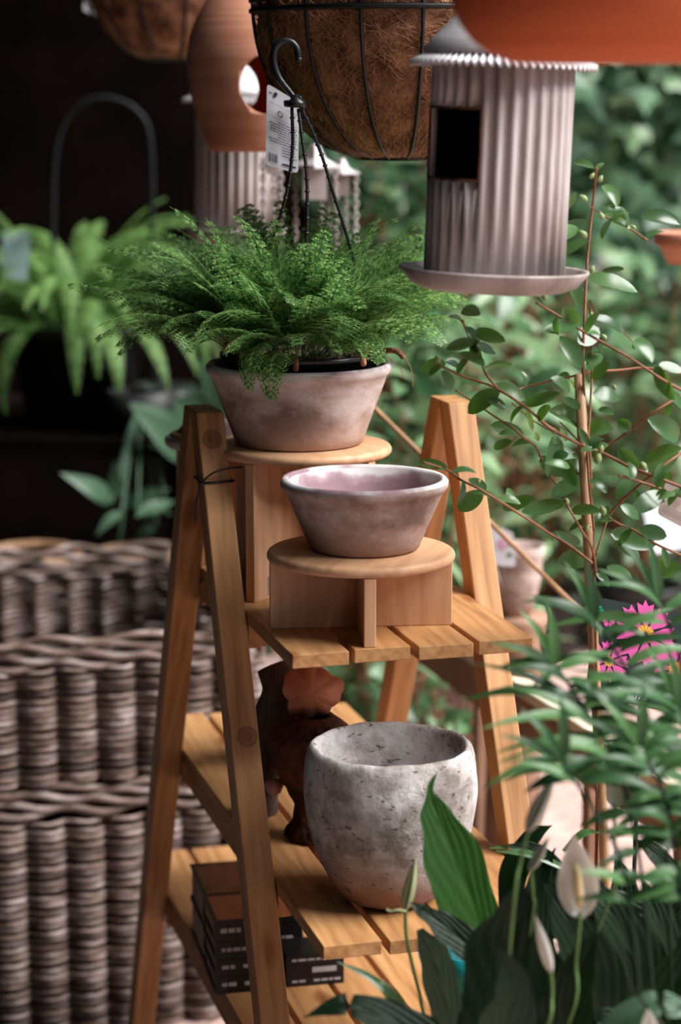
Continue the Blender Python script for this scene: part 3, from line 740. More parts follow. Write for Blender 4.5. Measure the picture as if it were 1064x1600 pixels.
m.lathe([(0.001, H - 0.008)] + list(reversed(inn)) + [(0.0001, 0.008)], eb, 96, mi=1)
egg = m.build('terracotta_birdhouse', None, mats=[M['terracotta'], M['terracotta_in']], base=eb)
hc = W(425, 133, 3.41)
cut_cyl(egg, Vector((eb.x, eb.y, hc.z)) , Vector((0.42, -1, 0.03)), 0.046)
props(egg, 'terracotta egg birdhouse with a round hole, hanging left of the coir basket', 'birdhouse')
m = MB(); m.tube([eb + Vector((0, 0, H - 0.01)), Vector((eb.x, eb.y, CEIL))], 0.002, 6); m.build('hanging_wire', M['iron'], egg)

def tilt(c, ax, ay):   # small lean about the point it hangs from
    return Matrix.Rotation(radians(ax), 4, 'Y') @ Matrix.Rotation(radians(ay), 4, 'X')

# ---------------------------------------------------------------- fluted zinc feeders / birdhouses
def fluted_house(c, rw, h, rtray, rbrim, label, lean=0.0, window=True, nfl=30, tray=True):
    T = Matrix.Rotation(radians(lean), 4, 'Y')
    b = empty('fluted_birdhouse', (c.x, c.y, c.z), label, 'birdhouse')
    NA = nfl * 12
    z0 = 0.012
    a0, a1 = radians(178), radians(250)       # opening, as seen from the viewer's left
    zw0, zw1 = h * 0.47, h * 0.78
    def wall(rad, name, mat, m):
        rows = [z0, zw0, zw1, h]
        base = len(m.v)
        for z in rows:
            for k in range(NA):
                t = 2 * pi * k / NA
                f = cos(nfl * t); rr = rad + rw * 0.030 * (abs(f) ** 0.6 * (1 if f > 0 else -1))
                m.v.append(c + (T @ Vector((rr * cos(t), rr * sin(t), z))))
        for i in range(3):
            for k in range(NA):
                t = 2 * pi * (k + 0.5) / NA
                if window and i == 1 and a0 < t < a1: continue
                a = base + i * NA + k; bb = base + i * NA + (k + 1) % NA
                m.f.append((a, bb, bb + NA, a + NA)); m.m.append(0)
    m = MB(); wall(rw, 'w', None, m)
    o = m.build('fluted_wall', M['zinc'], b); solid(o, 0.004, -1)
    m = MB(); m.lathe([(0.0001, 0.0), (rw * 0.93, 0.0), (rw * 0.93, 0.004), (0.0001, 0.004)], c, 32, M=T, ); 
    m.build('inner_floor', M['zinc'], b)
    if window:
        m = MB()
        for zz in (zw0, zw1):
            pts = [c + (T @ Vector((rw * 1.02 * cos(a0 + (a1 - a0) * k / 16), rw * 1.02 * sin(a0 + (a1 - a0) * k / 16), zz))) for k in range(17)]
            m.tube(pts, 0.0016, 5)
        for aa in (a0, a1):
            m.tube([c + (T @ Vector((rw * 1.02 * cos(aa), rw * 1.02 * sin(aa), zz))) for zz in (zw0, zw1)], 0.0016, 5)
        m.build('window_frame', M['rust'], b)
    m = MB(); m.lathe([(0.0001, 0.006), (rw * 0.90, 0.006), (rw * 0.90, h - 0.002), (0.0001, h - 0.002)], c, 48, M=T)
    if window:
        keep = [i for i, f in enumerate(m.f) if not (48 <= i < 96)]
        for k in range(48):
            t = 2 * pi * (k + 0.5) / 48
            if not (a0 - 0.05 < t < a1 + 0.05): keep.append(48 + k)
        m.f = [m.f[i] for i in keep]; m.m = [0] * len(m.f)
    m.build('interior_shade', M['dark'], b)  # near-black sleeve added to stand in for the unlit interior
    # corrugated brim ring and concave cone
    m = MB(); NB = 540
    def brim(r, z, t, i):
        return (r, z + (0.0026 * sin(72 * t) if 0 < i < 5 else 0))
    m.lathe([(rw * 0.8, h + 0.006), (rw * 1.08, h + 0.004), (rbrim * 0.90, h - 0.001), (rbrim, h - 0.006), (rbrim, h - 0.009), (rbrim * 0.90, h - 0.004), (rw * 0.8, h + 0.001)], c, NB, M=T, fn=brim)
    m.build('roof_brim', M['zinc_pale'], b)
    m = MB(); R1 = rbrim * 0.86
    m.lathe([(R1 * 0.9, h + 0.001), (R1, h + 0.006), (R1, h + 0.009)] + [(R1 * (1 - t) ** 2.3 + 0.004, h + 0.009 + 0.17 * rw / 0.08 * (t ** 0.95)) for t in [k / 14 for k in range(1, 15)]], c, 96, M=T)
    m.build('cone_roof', M['zinc_pale'], b)
    if tray:
        m = MB()
        m.lathe([(0.0001, -0.006), (rtray * 0.74, -0.006), (rtray * 0.88, 0.000), (rtray, 0.0155), (rtray, 0.0185), (rtray * 0.965, 0.0165), (rtray * 0.86, 0.003), (rtray * 0.74, -0.002), (0.0001, -0.002)], c, 96, M=T)
        m.build('tray', M['zinc'], b)
    m = MB(); top = c + (T @ Vector((0, 0, h + 0.17 * rw / 0.08)))
    m.tube([top, Vector((top.x, top.y, CEIL))], 0.002, 6); m.build('hanging_wire', M['iron'], b)
    return b
DB = 2.55
c1 = W(771, 444, DB)
hh = W(786, 92, DB).z - c1.z
pxm = DB / FPX * 1.01
fluted_house(c1, 106 * pxm, hh, 146 * pxm, 142 * pxm, 'sharp grey fluted zinc birdhouse with square opening, cone roof and saucer tray', lean=2.0)
c2 = W(368, 372, 3.9)
fluted_house(c2, 62 * 3.9 / FPX, W(368, 152, 3.9).z - c2.z, 0.09, 84 * 3.9 / FPX, 'blurred fluted zinc birdhouse hanging behind the terracotta egg', lean=1.0, window=False, nfl=26)

# terracotta egg in the near top right corner
en = W(985, 98, 2.0)
m = MB(); ep = egg_profile(0.165, 0.30, 0.085, 0.05)
ep = [(0.105, 0.0), (0.128, 0.010), (0.143, 0.022), (0.156, 0.042), (0.163, 0.07), (0.165, 0.10), (0.162, 0.15), (0.150, 0.20), (0.12, 0.245), (0.08, 0.275), (0.02, 0.29)]
sp = spline([Vector((a, 0, b)) for a, b in ep], 4)
m.lathe([(0.0001, 0)] + [(p.x, p.z) for p in sp] + [(0.0001, 0.29)], en, 96)
eo = m.build('terracotta_birdhouse', M['terracotta_in'], base=en)
props(eo, 'blurred orange terracotta birdhouse in the near top right corner', 'birdhouse')
m = MB(); m.tube([en + Vector((0, 0, 0.28)), Vector((en.x, en.y, CEIL))], 0.002, 6); m.build('hanging_wire', M['iron'], eo)
# terracotta saucer at right edge
ts = W(1085, 412, 3.7); m = MB()
m.lathe([(0.0001, 0), (0.045, 0), (0.060, 0.03), (0.068, 0.033), (0.068, 0.052), (0.060, 0.052), (0.05, 0.01), (0.0001, 0.008)], ts, 48)
tso = props(m.build('terracotta_pot', M['terracotta'], base=ts), 'small blurred terracotta pot at the right edge before the ivy', 'plant pot')
m = MB(); m.tube([ts + Vector((0.05, 0, 0.05)), Vector((ts.x + 0.05, ts.y, 3.6))], 0.002, 5); m.build('hanging_wire', M['iron'], tso)
# pale panel behind the cone roof
c3 = W(722, 60, 3.3); m = MB()
m.lathe([(0.052, 0.0), (0.055, 0.004), (0.045, 0.05), (0.03, 0.11), (0.012, 0.15), (0.0001, 0.155), ], c3, 6)
m.lathe([(0.052, 0.0), (0.0001, 0.001)], c3, 6)
po = props(m.build('lantern_roof', M['zinc_pale'], smooth=False, base=c3), 'pale grey metal lantern roof between the coir basket and the cone roof', 'lantern')
m = MB(); m.tube([c3 + Vector((0, 0, 0.15)), Vector((c3.x, c3.y, CEIL))], 0.002, 5); m.build('hanging_wire', M['iron'], po)
# little pagoda chimes with chains
def chime(px, py, Y, s, label, tier=1):
    b0 = W(px, py, Y); b = empty('metal_chime', b0, label, 'wind chime', None)
    m = MB()
    m.lathe([(0.0001, 0.05 * s), (0.01 * s, 0.045 * s), (0.022 * s, 0.02 * s), (0.05 * s, 0.003 * s), (0.055 * s, 0.006 * s), (0.055 * s, 0.0), (0.02 * s, 0.0)], b0, 4)
    m.build('curled_roof', M['zinc_pale'], b, smooth=False)
    m = MB(); q = 0.024 * s
    m.box(b0 + Vector((-q, -q, -0.065 * s)), Vector((2 * q, 0, 0)), Vector((0, 2 * q, 0)), Vector((0, 0, 0.065 * s)))
    m.build('house', M['zinc'], b, smooth=False)
    for k, (dx, L) in enumerate(((-0.9, 0.20), (0.95, 0.21), (0.3, 0.14))):
        m = MB(); x = b0 + Vector((dx * 0.045 * s, 0.0, 0.0))
        n = int(L / 0.010)
        for i in range(n):
            p = x - ZZ * (0.010 * i); ax = Vector((1, 0, 0)) if i % 2 else Vector((0, 1, 0))
            m.tube([p + ax * 0.004 * cos(t) + ZZ * (0.007 * sin(t)) for t in [2 * pi * j / 8 for j in range(9)]], 0.0013, 4, caps=False)
        m.build('chain', M['zinc'], b)
    m = MB(); m.tube([b0 + Vector((0, 0, 0.045 * s)), Vector((b0.x, b0.y, CEIL))], 0.002, 5); m.build('hanging_wire', M['iron'], b)
chime(492, 262, 3.7, 0.8, 'grey metal chime with a little house, seen between the fern wires')
chime(424, 250, 3.65, 0.35, 'small dark metal chime under the white care tag')
chime(534, 272, 3.75, 0.55, 'grey metal chime with long chains just under the coir basket')

# ---------------------------------------------------------------- wicker hampers
def hamper(c, L, D, h, label, seed, rows_h=0.0125, colw=0.070, rim=0.055, lin=0.95):
    """c: front right bottom corner; front runs along -UU"""
    b = empty('wicker_hamper', c, label, 'basket', None)
    rnd = random.Random(seed); out = -VV   # backwards
    fr_ = VV
    def face(o, du, n, length, name):
        m = MB(); nr = int((h - rim) / rows_h); NS = int(length / colw * 6)
        for r in range(nr):
            z = rows_h * (r + 0.5); pts = []; wob = rnd.uniform(0, 6)
            for k in range(NS + 1):
                s = length * k / NS
                bul = abs(sin(pi * s / colw)) ** 0.6
                pts.append(o + du * s + n * (0.030 * bul + rnd.uniform(-0.0015, 0.0015)) + ZZ * (z + 0.002 * sin(s * 9 + wob) + rnd.uniform(-0.001, 0.001)))
            m.tube(pts, [rows_h * 0.44 * rnd.uniform(0.85, 1.12)] * (NS + 1), 5)
        m.build(name, M['wicker'], b)
        m = MB()
        for r in range(4):
            z = h - rim + rim * (r + 0.5) / 4; pts = []
            for k in range(NS + 1):
                s = length * k / NS
                pts.append(o + du * s + n * (0.020 + 0.006 * sin(s * 2 * pi / 0.13 + r * 1.3)) + ZZ * (z + 0.006 * sin(s * 2 * pi / 0.16 + r * 2.1)))
            m.tube(pts, rim / 7.2, 6)
        m.build('rim', M['wicker'], b)
    face(c, -UU, fr_, L, 'front_weave')
    face(c + out * D, -UU, -fr_, L, 'back_weave')
    face(c, out, UU, D, 'side_weave')
    face(c - UU * L, out, -UU, D, 'side_weave')
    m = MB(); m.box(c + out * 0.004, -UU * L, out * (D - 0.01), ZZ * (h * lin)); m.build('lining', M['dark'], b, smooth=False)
cA = W(404, 1555, 3.86); cA.z = 0.0
zm = W(250, 1212, 3.80).z; zt = W(250, 985, 3.80).z
hamper(cA, 1.5, 0.74, zm, 'grey willow hamper on the floor, lowest of the stack at left', 1, rows_h=0.0135)
hamper(Vector((cA.x, cA.y, zm)) - UU * 0.01, 1.5, 0.74, zt - zm, 'open grey willow hamper stacked on top of the floor hamper', 2, rows_h=0.0125, lin=0.12)
# dark bench behind, with potted plants and a round rattan basket
bench = empty('dark_bench', (-1.1, 5.3, 0), 'dark wooden bench in the shadows behind the hampers', 'bench')
m = MB(); m.box((-2.4, 4.95, 0.86), Vector((2.1, 0, 0)), Vector((0, 0.8, 0)), Vector((0, 0, 0.04))); m.build('bench_top', M['dark'], bench, smooth=False)
for x in (-2.35, -0.4):
    for y in (5.0, 5.65):
        m = MB(); m.box((x, y, 0), Vector((0.06, 0, 0)), Vector((0, 0.06, 0)), Vector((0, 0, 0.86))); m.build('leg', M['dark'], bench, smooth=False)
for (px, py, r, lab) in ((50, 866, 0.105, 'round rattan basket behind the hampers at far left'), (212, 866, 0.085, 'smaller round rattan basket behind the hampers, right of the other')):
    p = W(px, py, 4.80); hgt = p.z; p.z = 0.0; m = MB()
    b = empty('rattan_basket', p, lab, 'basket')
    for k in range(int(hgt / 0.016)):
        z = 0.01 + 0.016 * k; rr = r * (0.8 + 0.2 * z / hgt)
        m.tube([p + Vector((rr * cos(2 * pi * q / 40), rr * sin(2 * pi * q / 40), z)) for q in range(41)], 0.0085, 5, caps=False)
    m.build('weave', M['wicker'], b)
    m = MB(); m.tube([p + Vector((r * cos(2 * pi * q / 40), r * sin(2 * pi * q / 40), hgt)) for q in range(41)], 0.011, 6, caps=False); m.build('rim', M['bamboo'], b)
    m = MB(); m.disc(p + Vector((0, 0, 0.004)), r * 0.8, 32); m.build('bottom', M['wicker'], b)

# ---------------------------------------------------------------- Boston fern on the bench
def boston(c, label, n=90, L=0.48, seed=2, potr=0.16, poth=0.24):
    b = empty('boston_fern', c, label, 'fern'); rnd = random.Random(seed)
    m = MB(); m.lathe([(0.0001, 0), (potr * 0.75, 0), (potr, poth * 0.9), (potr * 1.04, poth * 0.9), (potr * 1.04, poth), (potr * 0.92, poth), (potr * 0.9, poth * 0.85), (0.0001, poth * 0.85)], c, 40)
    m.build('pot', M['black'], b)
    for k in range(n):
        az = rnd.uniform(0, 2 * pi); el = radians(rnd.uniform(25, 88)); LL = L * rnd.uniform(0.75, 1.1); dr = rnd.uniform(1.1, 2.9)
        m = MB()
        h = Vector((cos(az), sin(az), 0)); p = c + Vector((0, 0, poth * 0.9)) + h * potr * 0.6 * rnd.random(); N_ = 26; side = h.cross(ZZ)
        pts = [p.copy()]
        for i in range(N_):
            a = el - dr * ((i / N_) ** 1.3); p = p + (h * cos(a) + ZZ * sin(a)) * (LL / N_); pts.append(p.copy())
        m.tube(pts, 0.0016, 3, caps=False)
        for i in range(3, N_):
            d = (pts[i + 1] - pts[i]).normalized(); t = i / N_; w = 0.027 * sin(pi * min(1, 0.12 + t * 0.9)) ** 0.6
            nn = side.cross(d)
            for s in (-1, 1):
                for q in (0, 0.5):
                    bb = pts[i] + (pts[i + 1] - pts[i]) * q; tip = bb + side * s * w + d * 0.007 - ZZ * 0.004
                    m.add([bb - d * 0.0035, bb + d * 0.0035, tip + d * 0.001, tip - d * 0.002], [(0, 1, 2, 3)])
        m.build('frond', M['boston'], b)
    return b
bfp = W(125, 700, 5.2); bfp.z = 0.90
boston(Vector((bfp.x, bfp.y, 0.90)), 'bushy bright green fern in a black pot at far left, blurred', n=96)
m = MB(); tg = [W(5, 362, 4.95), W(48, 360, 4.95), W(42, 440, 4.95), W(2, 432, 4.95)]
card('plant_label', tg, plain('pale_teal_card', (0.35, 0.52, 0.50), 0.5), None, label='pale teal plant label standing in the bushy fern at far left', cat='plant label')

# ---------------------------------------------------------------- generic broad leaf shrubs
def shrub(c, rx, ry, h, n, leafL, leafW, label, mat, seed, cat='shrub', pot=None, shape='ovate', name='leafy_shrub', upright=0.0, stems=7, droop=0.3):
    rnd = random.Random(seed); b = empty(name, c, label, cat)
    z0 = 0.0
    if pot:
        pr, phh, pm = pot; m = MB()
        m.lathe([(0.0001, 0), (pr * 0.78, 0), (pr, phh * 0.88), (pr * 1.06, phh * 0.88), (pr * 1.06, phh), (pr * 0.94, phh), (pr * 0.9, phh * 0.85), (0.0001, phh * 0.85)], c, 40)
        m.build('pot', pm, b); z0 = phh * 0.85
    ms = MB(); ml = MB()
    tips = []
    for k in range(stems):
        a = rnd.uniform(0, 2 * pi); rr = sqrt(rnd.random())
        e = c + Vector((rx * rr * cos(a), ry * rr * sin(a), z0 + h * rnd.uniform(0.55, 1.0)))
        s = c + Vector((0.03 * cos(a), 0.03 * sin(a), z0))
        P = spline([s, (s + e) / 2 + Vector((rnd.uniform(-.03, .03), rnd.uniform(-.03, .03), h * 0.08)), e], 6)
        ms.tube(P, [0.006 * (1 - 0.6 * i / (len(P) - 1)) for i in range(len(P))], 5); tips.append(P)
    for k in range(n):
        P = rnd.choice(tips); i = rnd.randrange(2, len(P)); s = P[i]
        a = rnd.uniform(0, 2 * pi); el = rnd.uniform(-0.4, 0.9) + upright
        d = Vector((cos(a) * cos(el), sin(a) * cos(el), sin(el)))
        off = Vector((rnd.gauss(0, 1) * rx * 0.28, rnd.gauss(0, 1) * ry * 0.28, rnd.gauss(0, 1) * h * 0.06))
        s2 = s + off; LL = leafL * rnd.uniform(0.65, 1.2)
        if s2.z < c.z + 0.03: s2.z = c.z + 0.03
        nr = Vector((rnd.gauss(0, .5), rnd.gauss(0, .5) - 0.3, 1))
        ml.leaf(s2, s2 + d * LL, LL * leafW, nr, curl=droop * rnd.uniform(0.3, 1.2), seg=5, shape=shape)
        if off.length > 0.02: ms.tube([s, s2], 0.0014, 3, caps=False)
    ms.build('stem', M['stem'], b); ml.build('foliage', mat, b)
    return b
DARKPOT = plain('dark_pot', (0.02, 0.02, 0.022), 0.5)
# dark broad leaves left of the stand (standing on the bench / floor)
p = W(255, 750, 4.75); p.z = 0.90; p.y = 5.15; p.x = W(255, 750, 5.15).x
def big_leaf_plant(c, leaves, Y, label, potr=0.08, poth=0.1, mat=None, name='broad_leaf_plant', wf=0.34):
    b = empty(name, c, label, 'potted plant')
    m = MB(); m.lathe([(0.0001, 0), (potr * 0.78, 0), (potr, poth), (potr * 0.92, poth), (potr * 0.85, poth * 0.85), (0.0001, poth * 0.85)], c, 32); m.build('pot', DARKPOT, b)
    top = c + Vector((0, 0, poth * 0.85)); rnd = random.Random(4)
    for (x0, y0, x1, y1) in leaves:
        s = W(x0, y0, Y + rnd.uniform(-.1, .1)); e = W(x1, y1, Y + rnd.uniform(-.15, .15)); m = MB()
        m.leaf(s, e, (e - s).length * wf, Vector((rnd.uniform(-.4, .4), -1, 0.7)), curl=0.15, seg=8, fold=0.15, shape='lance')
        m.tube(spline([top, (top + s) / 2 + Vector((0, 0, 0.03)), s], 4), 0.003, 4, caps=False)
        m.build('leaf', mat or M['greyleaf'], b)
    return b
big_leaf_plant(p, [(285, 680, 210, 628), (292, 720, 205, 630), (300, 690, 228, 595), (330, 650, 270, 618), (350, 640, 310, 560), (280, 735, 200, 680), (375, 660, 330, 575), (290, 700, 232, 650), (300, 735, 240, 690)], 5.0,
               'broad-leaved plant with pale green leaves behind the left apex of the stand')
p2 = W(225, 850, 5.05); p2 = Vector((p2.x, 5.05, 0.90))
big_leaf_plant(p2, [(175, 785, 98, 738), (185, 775, 178, 722), (195, 790, 265, 762), (215, 810, 275, 780), (190, 800, 150, 835), (245, 820, 205, 850), (262, 805, 215, 800), (186, 855, 182, 925)], 4.85,
               'dark green plant with drooping leaves just above the hamper rims')
# right and middle background shrubs
SH = [
 (600, 1130, 4.6, 0.28, 0.25, 1.05, 260, 0.11, 0.50, 'leafy green shrub behind the fern bowl, left of the right apex'),
 (700, 1080, 5.2, 0.32, 0.25, 1.15, 280, 0.13, 0.42, 'pale green leafy shrub behind the right apex of the stand'),
 (850, 1060, 6.5, 0.30, 0.25, 1.25, 240, 0.12, 0.35, 'leafy shrub with long leaves behind the bamboo stake'),
 (1010, 1060, 6.6, 0.35, 0.25, 1.15, 240, 0.12, 0.45, 'leafy shrub at right edge below the ivy'),
 (500, 1120, 5.0, 0.25, 0.2, 1.15, 180, 0.12, 0.30, 'dark leafy shrub behind the tall riser'),
 (760, 1000, 6.6, 0.4, 0.2, 1.25, 240, 0.14, 0.45, 'tall green shrub close to the ivy wall'),
 (650, 1000, 6.6, 0.20, 0.2, 1.4, 240, 0.14, 0.45, 'tall green shrub under the coir basket, near the ivy wall'),
]
for i, (px, py, Y, rx, ry, h, n, lL, lW, lab) in enumerate(SH):
    c = W(px, 600, Y); c.z = 0
    shrub(Vector((c.x, Y, 0)), rx, ry, h, n, lL, lW, lab, M['shrub'], 20 + i, pot=(0.13, 0.2, DARKPOT), shape='lance' if lW < 0.4 else 'ovate', stems=10)
# low plants seen under the shelves
for i, (px, py, Y, lab) in enumerate(((640, 1130, 4.3, 'small green plant seen above the concrete pot rim'), (745, 1330, 3.5, 'low green plant between the concrete pot and the right leg'), (560, 1030, 4.6, 'low dark plant under the top tier of the stand'),
                                      (720, 900, 4.4, 'small plant seen through the right leg frame'))):
    c = W(px, py, Y); z = max(0.0, c.z - 0.30)
    shrub(Vector((c.x, c.y, 0)), 0.13, 0.12, max(0.25, c.z - 0.12), 90, 0.075, 0.5, lab, M['shrub'], 40 + i, cat='potted plant', pot=(0.08, 0.12, DARKPOT), name='potted_plant', stems=6)
# ivy on the garden wall
ivy = empty('ivy', (1.5, 6.98, 0), 'dense green ivy covering the garden wall', 'ivy')
rnd = random.Random(77); ml = MB(); mst = MB()
def ivy_leaf(m, c, s, ang, nrm):
    nrm = Vector(nrm).normalized(); a = Vector((cos(ang), 0, sin(ang))); a = (a - nrm * a.dot(nrm)).normalized(); b = nrm.cross(a)
    pts = [(0, 0), (0.35, 0.42), (0.10, 0.62), (0.55, 0.42), (1.0, 0.0), (0.55, -0.42), (0.10, -0.62), (0.35, -0.42)]
    pts = [(0.0, 0.0), (-0.12, 0.45), (0.30, 0.62), (0.45, 0.30), (1.0, 0.0), (0.45, -0.30), (0.30, -0.62), (-0.12, -0.45)]
    base = [c + a * (x * s) + b * (y * s) - nrm * (abs(y) * 0.18 * s) for x, y in pts]
    m.add(base + [c + a * 0.3 * s + nrm * 0.05 * s], [(8, i, (i + 1) % 8) for i in range(8)])
for k in range(5200):
    x = rnd.uniform(-0.10, 2.2); z = rnd.uniform(0.0, 2.45)
    cl = sin(x * 7 + 1.3 * z) + sin(z * 9 - 2.1 * x) + rnd.gauss(0, 0.7)
    if cl < -1.3: continue
    y = 6.93 - abs(rnd.gauss(0, 0.07)) - 0.05 * max(0, cl)
    ivy_leaf(ml, Vector((x, y, z)), rnd.uniform(0.055, 0.12), rnd.gauss(-pi / 2, 0.7), (rnd.gauss(0, .35), -1, rnd.gauss(0.45, .35)))
for k in range(24):
    x = rnd.uniform(0.45, 2.2); mst.tube(spline([Vector((x + rnd.uniform(-.15, .15) * j, 6.95, 0.6 * j)) for j in range(5)], 4), 0.006, 4)
ml.build('foliage', M['ivy'], ivy, smooth=False); mst.build('stem', M['bark'], ivy)

# ---------------------------------------------------------------- bench beyond the stand, tubs, tags
gb = empty('garden_bench', W(830, 1300, 3.6), 'cream-topped brown wooden garden bench running behind the right stand legs', 'bench')
a0 = W(640, 985, 4.35); a1 = W(985, 1150, 3.35); a1.z = a0.z = (a0.z + a1.z) / 2
d = (a1 - a0); d.z = 0; L_ = d.length; d.normalize(); nrm = Vector((d.y, -d.x, 0))
if nrm.x > 0: nrm = -nrm          # towards the stand
hz = a0.z
m = MB(); m.box(a0 - d * 0.3 - ZZ * 0.022, d * (L_ + 0.9), -nrm * 0.045, ZZ * 0.022)
bevel(m.build('bench_rail', M['cream'], gb, smooth=False, matrix=frame(a0, d)), 0.003)
m = MB(); m.box(a0 - d * 0.3 - ZZ * 0.095, d * (L_ + 0.9), -nrm * 0.03, ZZ * 0.072)
bevel(m.build('apron', M['benchwood'], gb, smooth=False, matrix=frame(a0, d)), 0.003)
for s in (-0.15, 0.28, 0.80, 1.15, 1.5):
    m = MB(); p = a0 + d * (s * 1.0); p.z = 0
    m.box(p - nrm * 0.03, d * 0.03, -nrm * 0.03, ZZ * (hz - 0.095)); bevel(m.build('leg', M['benchwood'], gb, smooth=False), 0.002)
# mauve tub seen between shelves and bench
tb = W(650, 1130, 4.9); m = MB()
tub = empty('plant_tub', Vector((tb.x, 4.9, 0)), 'large mauve-brown planter behind the concrete pot, under the bench', 'planter')
hT = W(650, 1035, 4.7).z
m.lathe([(0.0001, 0), (0.17, 0), (0.22, hT - 0.06), (0.235, hT - 0.05), (0.235, hT), (0.215, hT), (0.2, hT - 0.05), (0.0001, hT - 0.06)], (tb.x + 0.03, 4.95, 0), 48)
m.build('body', noise_mat('mauve_brown_glaze', [(0.16, 0.10, 0.095), (0.28, 0.18, 0.17)], 5, 0.7, 0.2, 30), tub)
# pale clay pot with a bright plant card, right of the right leg
pp = W(806, 960, 3.9); m = MB()
hP = 0.105
m.lathe([(0.0001, 0), (0.026, 0), (0.036, 0.03), (0.046, 0.075), (0.046, 0.105), (0.050, 0.11), (0.050, 0.128), (0.044, 0.128), (0.04, 0.1), (0.0001, 0.09)], pp, 48)
pot_ = props(m.build('clay_pot', M['pot_wash_pale'], base=pp), 'small blurred grey-beige clay pot right of the right stand leg', 'plant pot')
m = MB(); st = empty('pot_pedestal', Vector((pp.x, pp.y, 0)), 'grey pedestal under the small beige clay pot, right of the stand', 'pedestal')
m.lathe([(0.0001, 0), (0.07, 0), (0.06, 0.03), (0.045, pp.z - 0.05), (0.06, pp.z - 0.01), (0.06, pp.z), (0.0001, pp.z)], (pp.x, pp.y, 0), 32); m.build('column', M['benchwood'], st)
def flower_print(m, c, cx_, cy_, r, asp, petals=9, ph=0.0, mi=0, off=0.0013):
    for k in range(petals):
        a = 2 * pi * k / petals + ph; w = 2 * pi / petals * 0.46
        P = [on(c, cx_ + 0.15 * r * cos(a), cy_ + 0.15 * r * asp * sin(a), off + 0.0002 * (k % 2))]
        for (rr, da) in ((0.6, -w), (0.93, -w * 0.8), (0.82, -w * .3), (1.0, 0.0), (0.82, w * .3), (0.93, w * 0.8), (0.6, w)):
            P.append(on(c, cx_ + rr * r * cos(a + da), cy_ + rr * r * asp * sin(a + da), off + 0.0002 * (k % 2)))
        m.add(P, [tuple(range(8))], mi)
PINK = plain('printed_pink', (0.72, 0.10, 0.38), 0.5); YEL = plain('printed_yellow', (0.80, 0.42, 0.06), 0.5); GRN = plain('printed_green', (0.05, 0.20, 0.08), 0.5)
# the pale card on the small pot
c = [W(742, 812, 3.75), W(802, 832, 3.75), W(806, 886, 3.75), W(748, 880, 3.75)]
k1 = card('plant_label', c, M['white'], None, 0.001, 'white plant card with faint pink print, beside the right stand leg', 'plant label')
m = MB(); flower_print(m, c, 0.68, 0.42, 0.13, 1.2); m.build('pink_print', plain('faint_pink', (0.75, 0.35, 0.55), 0.5), k1, smooth=False)
m = MB(); strip(m, c, 0.80, 0.62, 0.92, 0.72); strip(m, c, 0.84, 0.30, 0.95, 0.40); m.build('green_print', GRN, k1, smooth=False)
m = MB(); m.tube([W(772, 880, 3.76), Vector((pp.x - 0.03, pp.y - 0.03, pp.z + 0.06))], 0.0015, 4); m.build('label_pick', M['white'], k1)
# beige label hanging at the right edge and a white sheet behind it
c = [W(1040, 752, 2.62), W(1100, 775, 2.62), W(1088, 836, 2.62), W(1027, 803, 2.62)]
k2 = card('plant_label', c, plain('beige_card', (0.58, 0.50, 0.46), 0.5), None, 0.0008, 'beige plant label tied to the shrub stem at the right edge', 'plant label')
m = MB(); flower_print(m, c, 0.38, 0.42, 0.12, 1.0); m.build('faint_print', plain('dusty_pink', (0.55, 0.38, 0.38), 0.5), k2, smooth=False)
m = MB()
for t in (0.66, 0.72, 0.78, 0.84): strip(m, c, 0.1, t, 0.9, t + 0.02)
m.build('text_lines', plain('grey_ink', (0.35, 0.28, 0.27), 0.6), k2, smooth=False)
c = [W(1005, 795, 4.4), W(1090, 770, 4.4), W(1100, 850, 4.2), W(1020, 866, 4.2)]
card('paper_sheet', c, M['white'], None, 0.002, 'bright white sheet behind the beige label at the right edge', 'sheet', rounded=False)
# dark flower card with pink blooms and script lettering
c = [W(930, 932, 2.75), W(1078, 962, 2.75), W(1068, 1118, 2.72), W(915, 1085, 2.72)]
k3 = card('flower_card', c, plain('dark_green_card', (0.02, 0.035, 0.03), 0.45), None, 0.0015, 'dark plant card printed with pink dahlia blooms and white script, behind the palm leaves', 'plant label')
m = MB()
for (x, y, r) in ((0.55, 0.27, 0.34), (0.20, 0.62, 0.22), (0.88, 0.55, 0.26)): flower_print(m, c, x, y, r, 1.0, 8, x * 7)
flower_print(m, c, 0.16, 0.22, 0.07, 1.0, 6)
m.build('pink_flower', PINK, k3, smooth=False)
m = MB()
for (x, y, r) in ((0.55, 0.27, 0.10), (0.20, 0.62, 0.06), (0.88, 0.55, 0.08)):
    m = MB(); flower_print(m, c, x, y, r, 1.0, 12, 0, off=0.0018)
    m.build('yellow_centre', YEL, k3, smooth=False)
def text(body, c, s, t, size, mat, parent, rot=0.0):
    cu = bpy.data.curves.new('lettering', 'FONT'); cu.body = body; cu.size = size; cu.extrude = 0.0002; cu.shear = 0.3
    to = bpy.data.objects.new('lettering', cu); COL.objects.link(to)
    bpy.context.view_layer.update()
    me = bpy.data.meshes.new_from_object(to.evaluated_get(bpy.context.evaluated_depsgraph_get()))
    bpy.data.objects.remove(to)
    x = (c[1] - c[0]).normalized(); y = (c[0] - c[3]).normalized(); z = x.cross(y).normalized(); y = z.cross(x)
    Mx = Matrix((x, y, z)).transposed().to_4x4(); Mx.translation = on(c, s, t, 0.0016)
    Mx = Mx @ Matrix.Rotation(rot, 4, 'Z')
    v = [Mx @ q.co for q in me.vertices]; f = [tuple(p.vertices) for p in me.polygons]
    o = mesh_obj('lettering', v, f, mat, parent, smooth=False)
    return o
text('Dahlia', c, 0.52, 0.78, 0.022, M['white'], k3, 0.15)
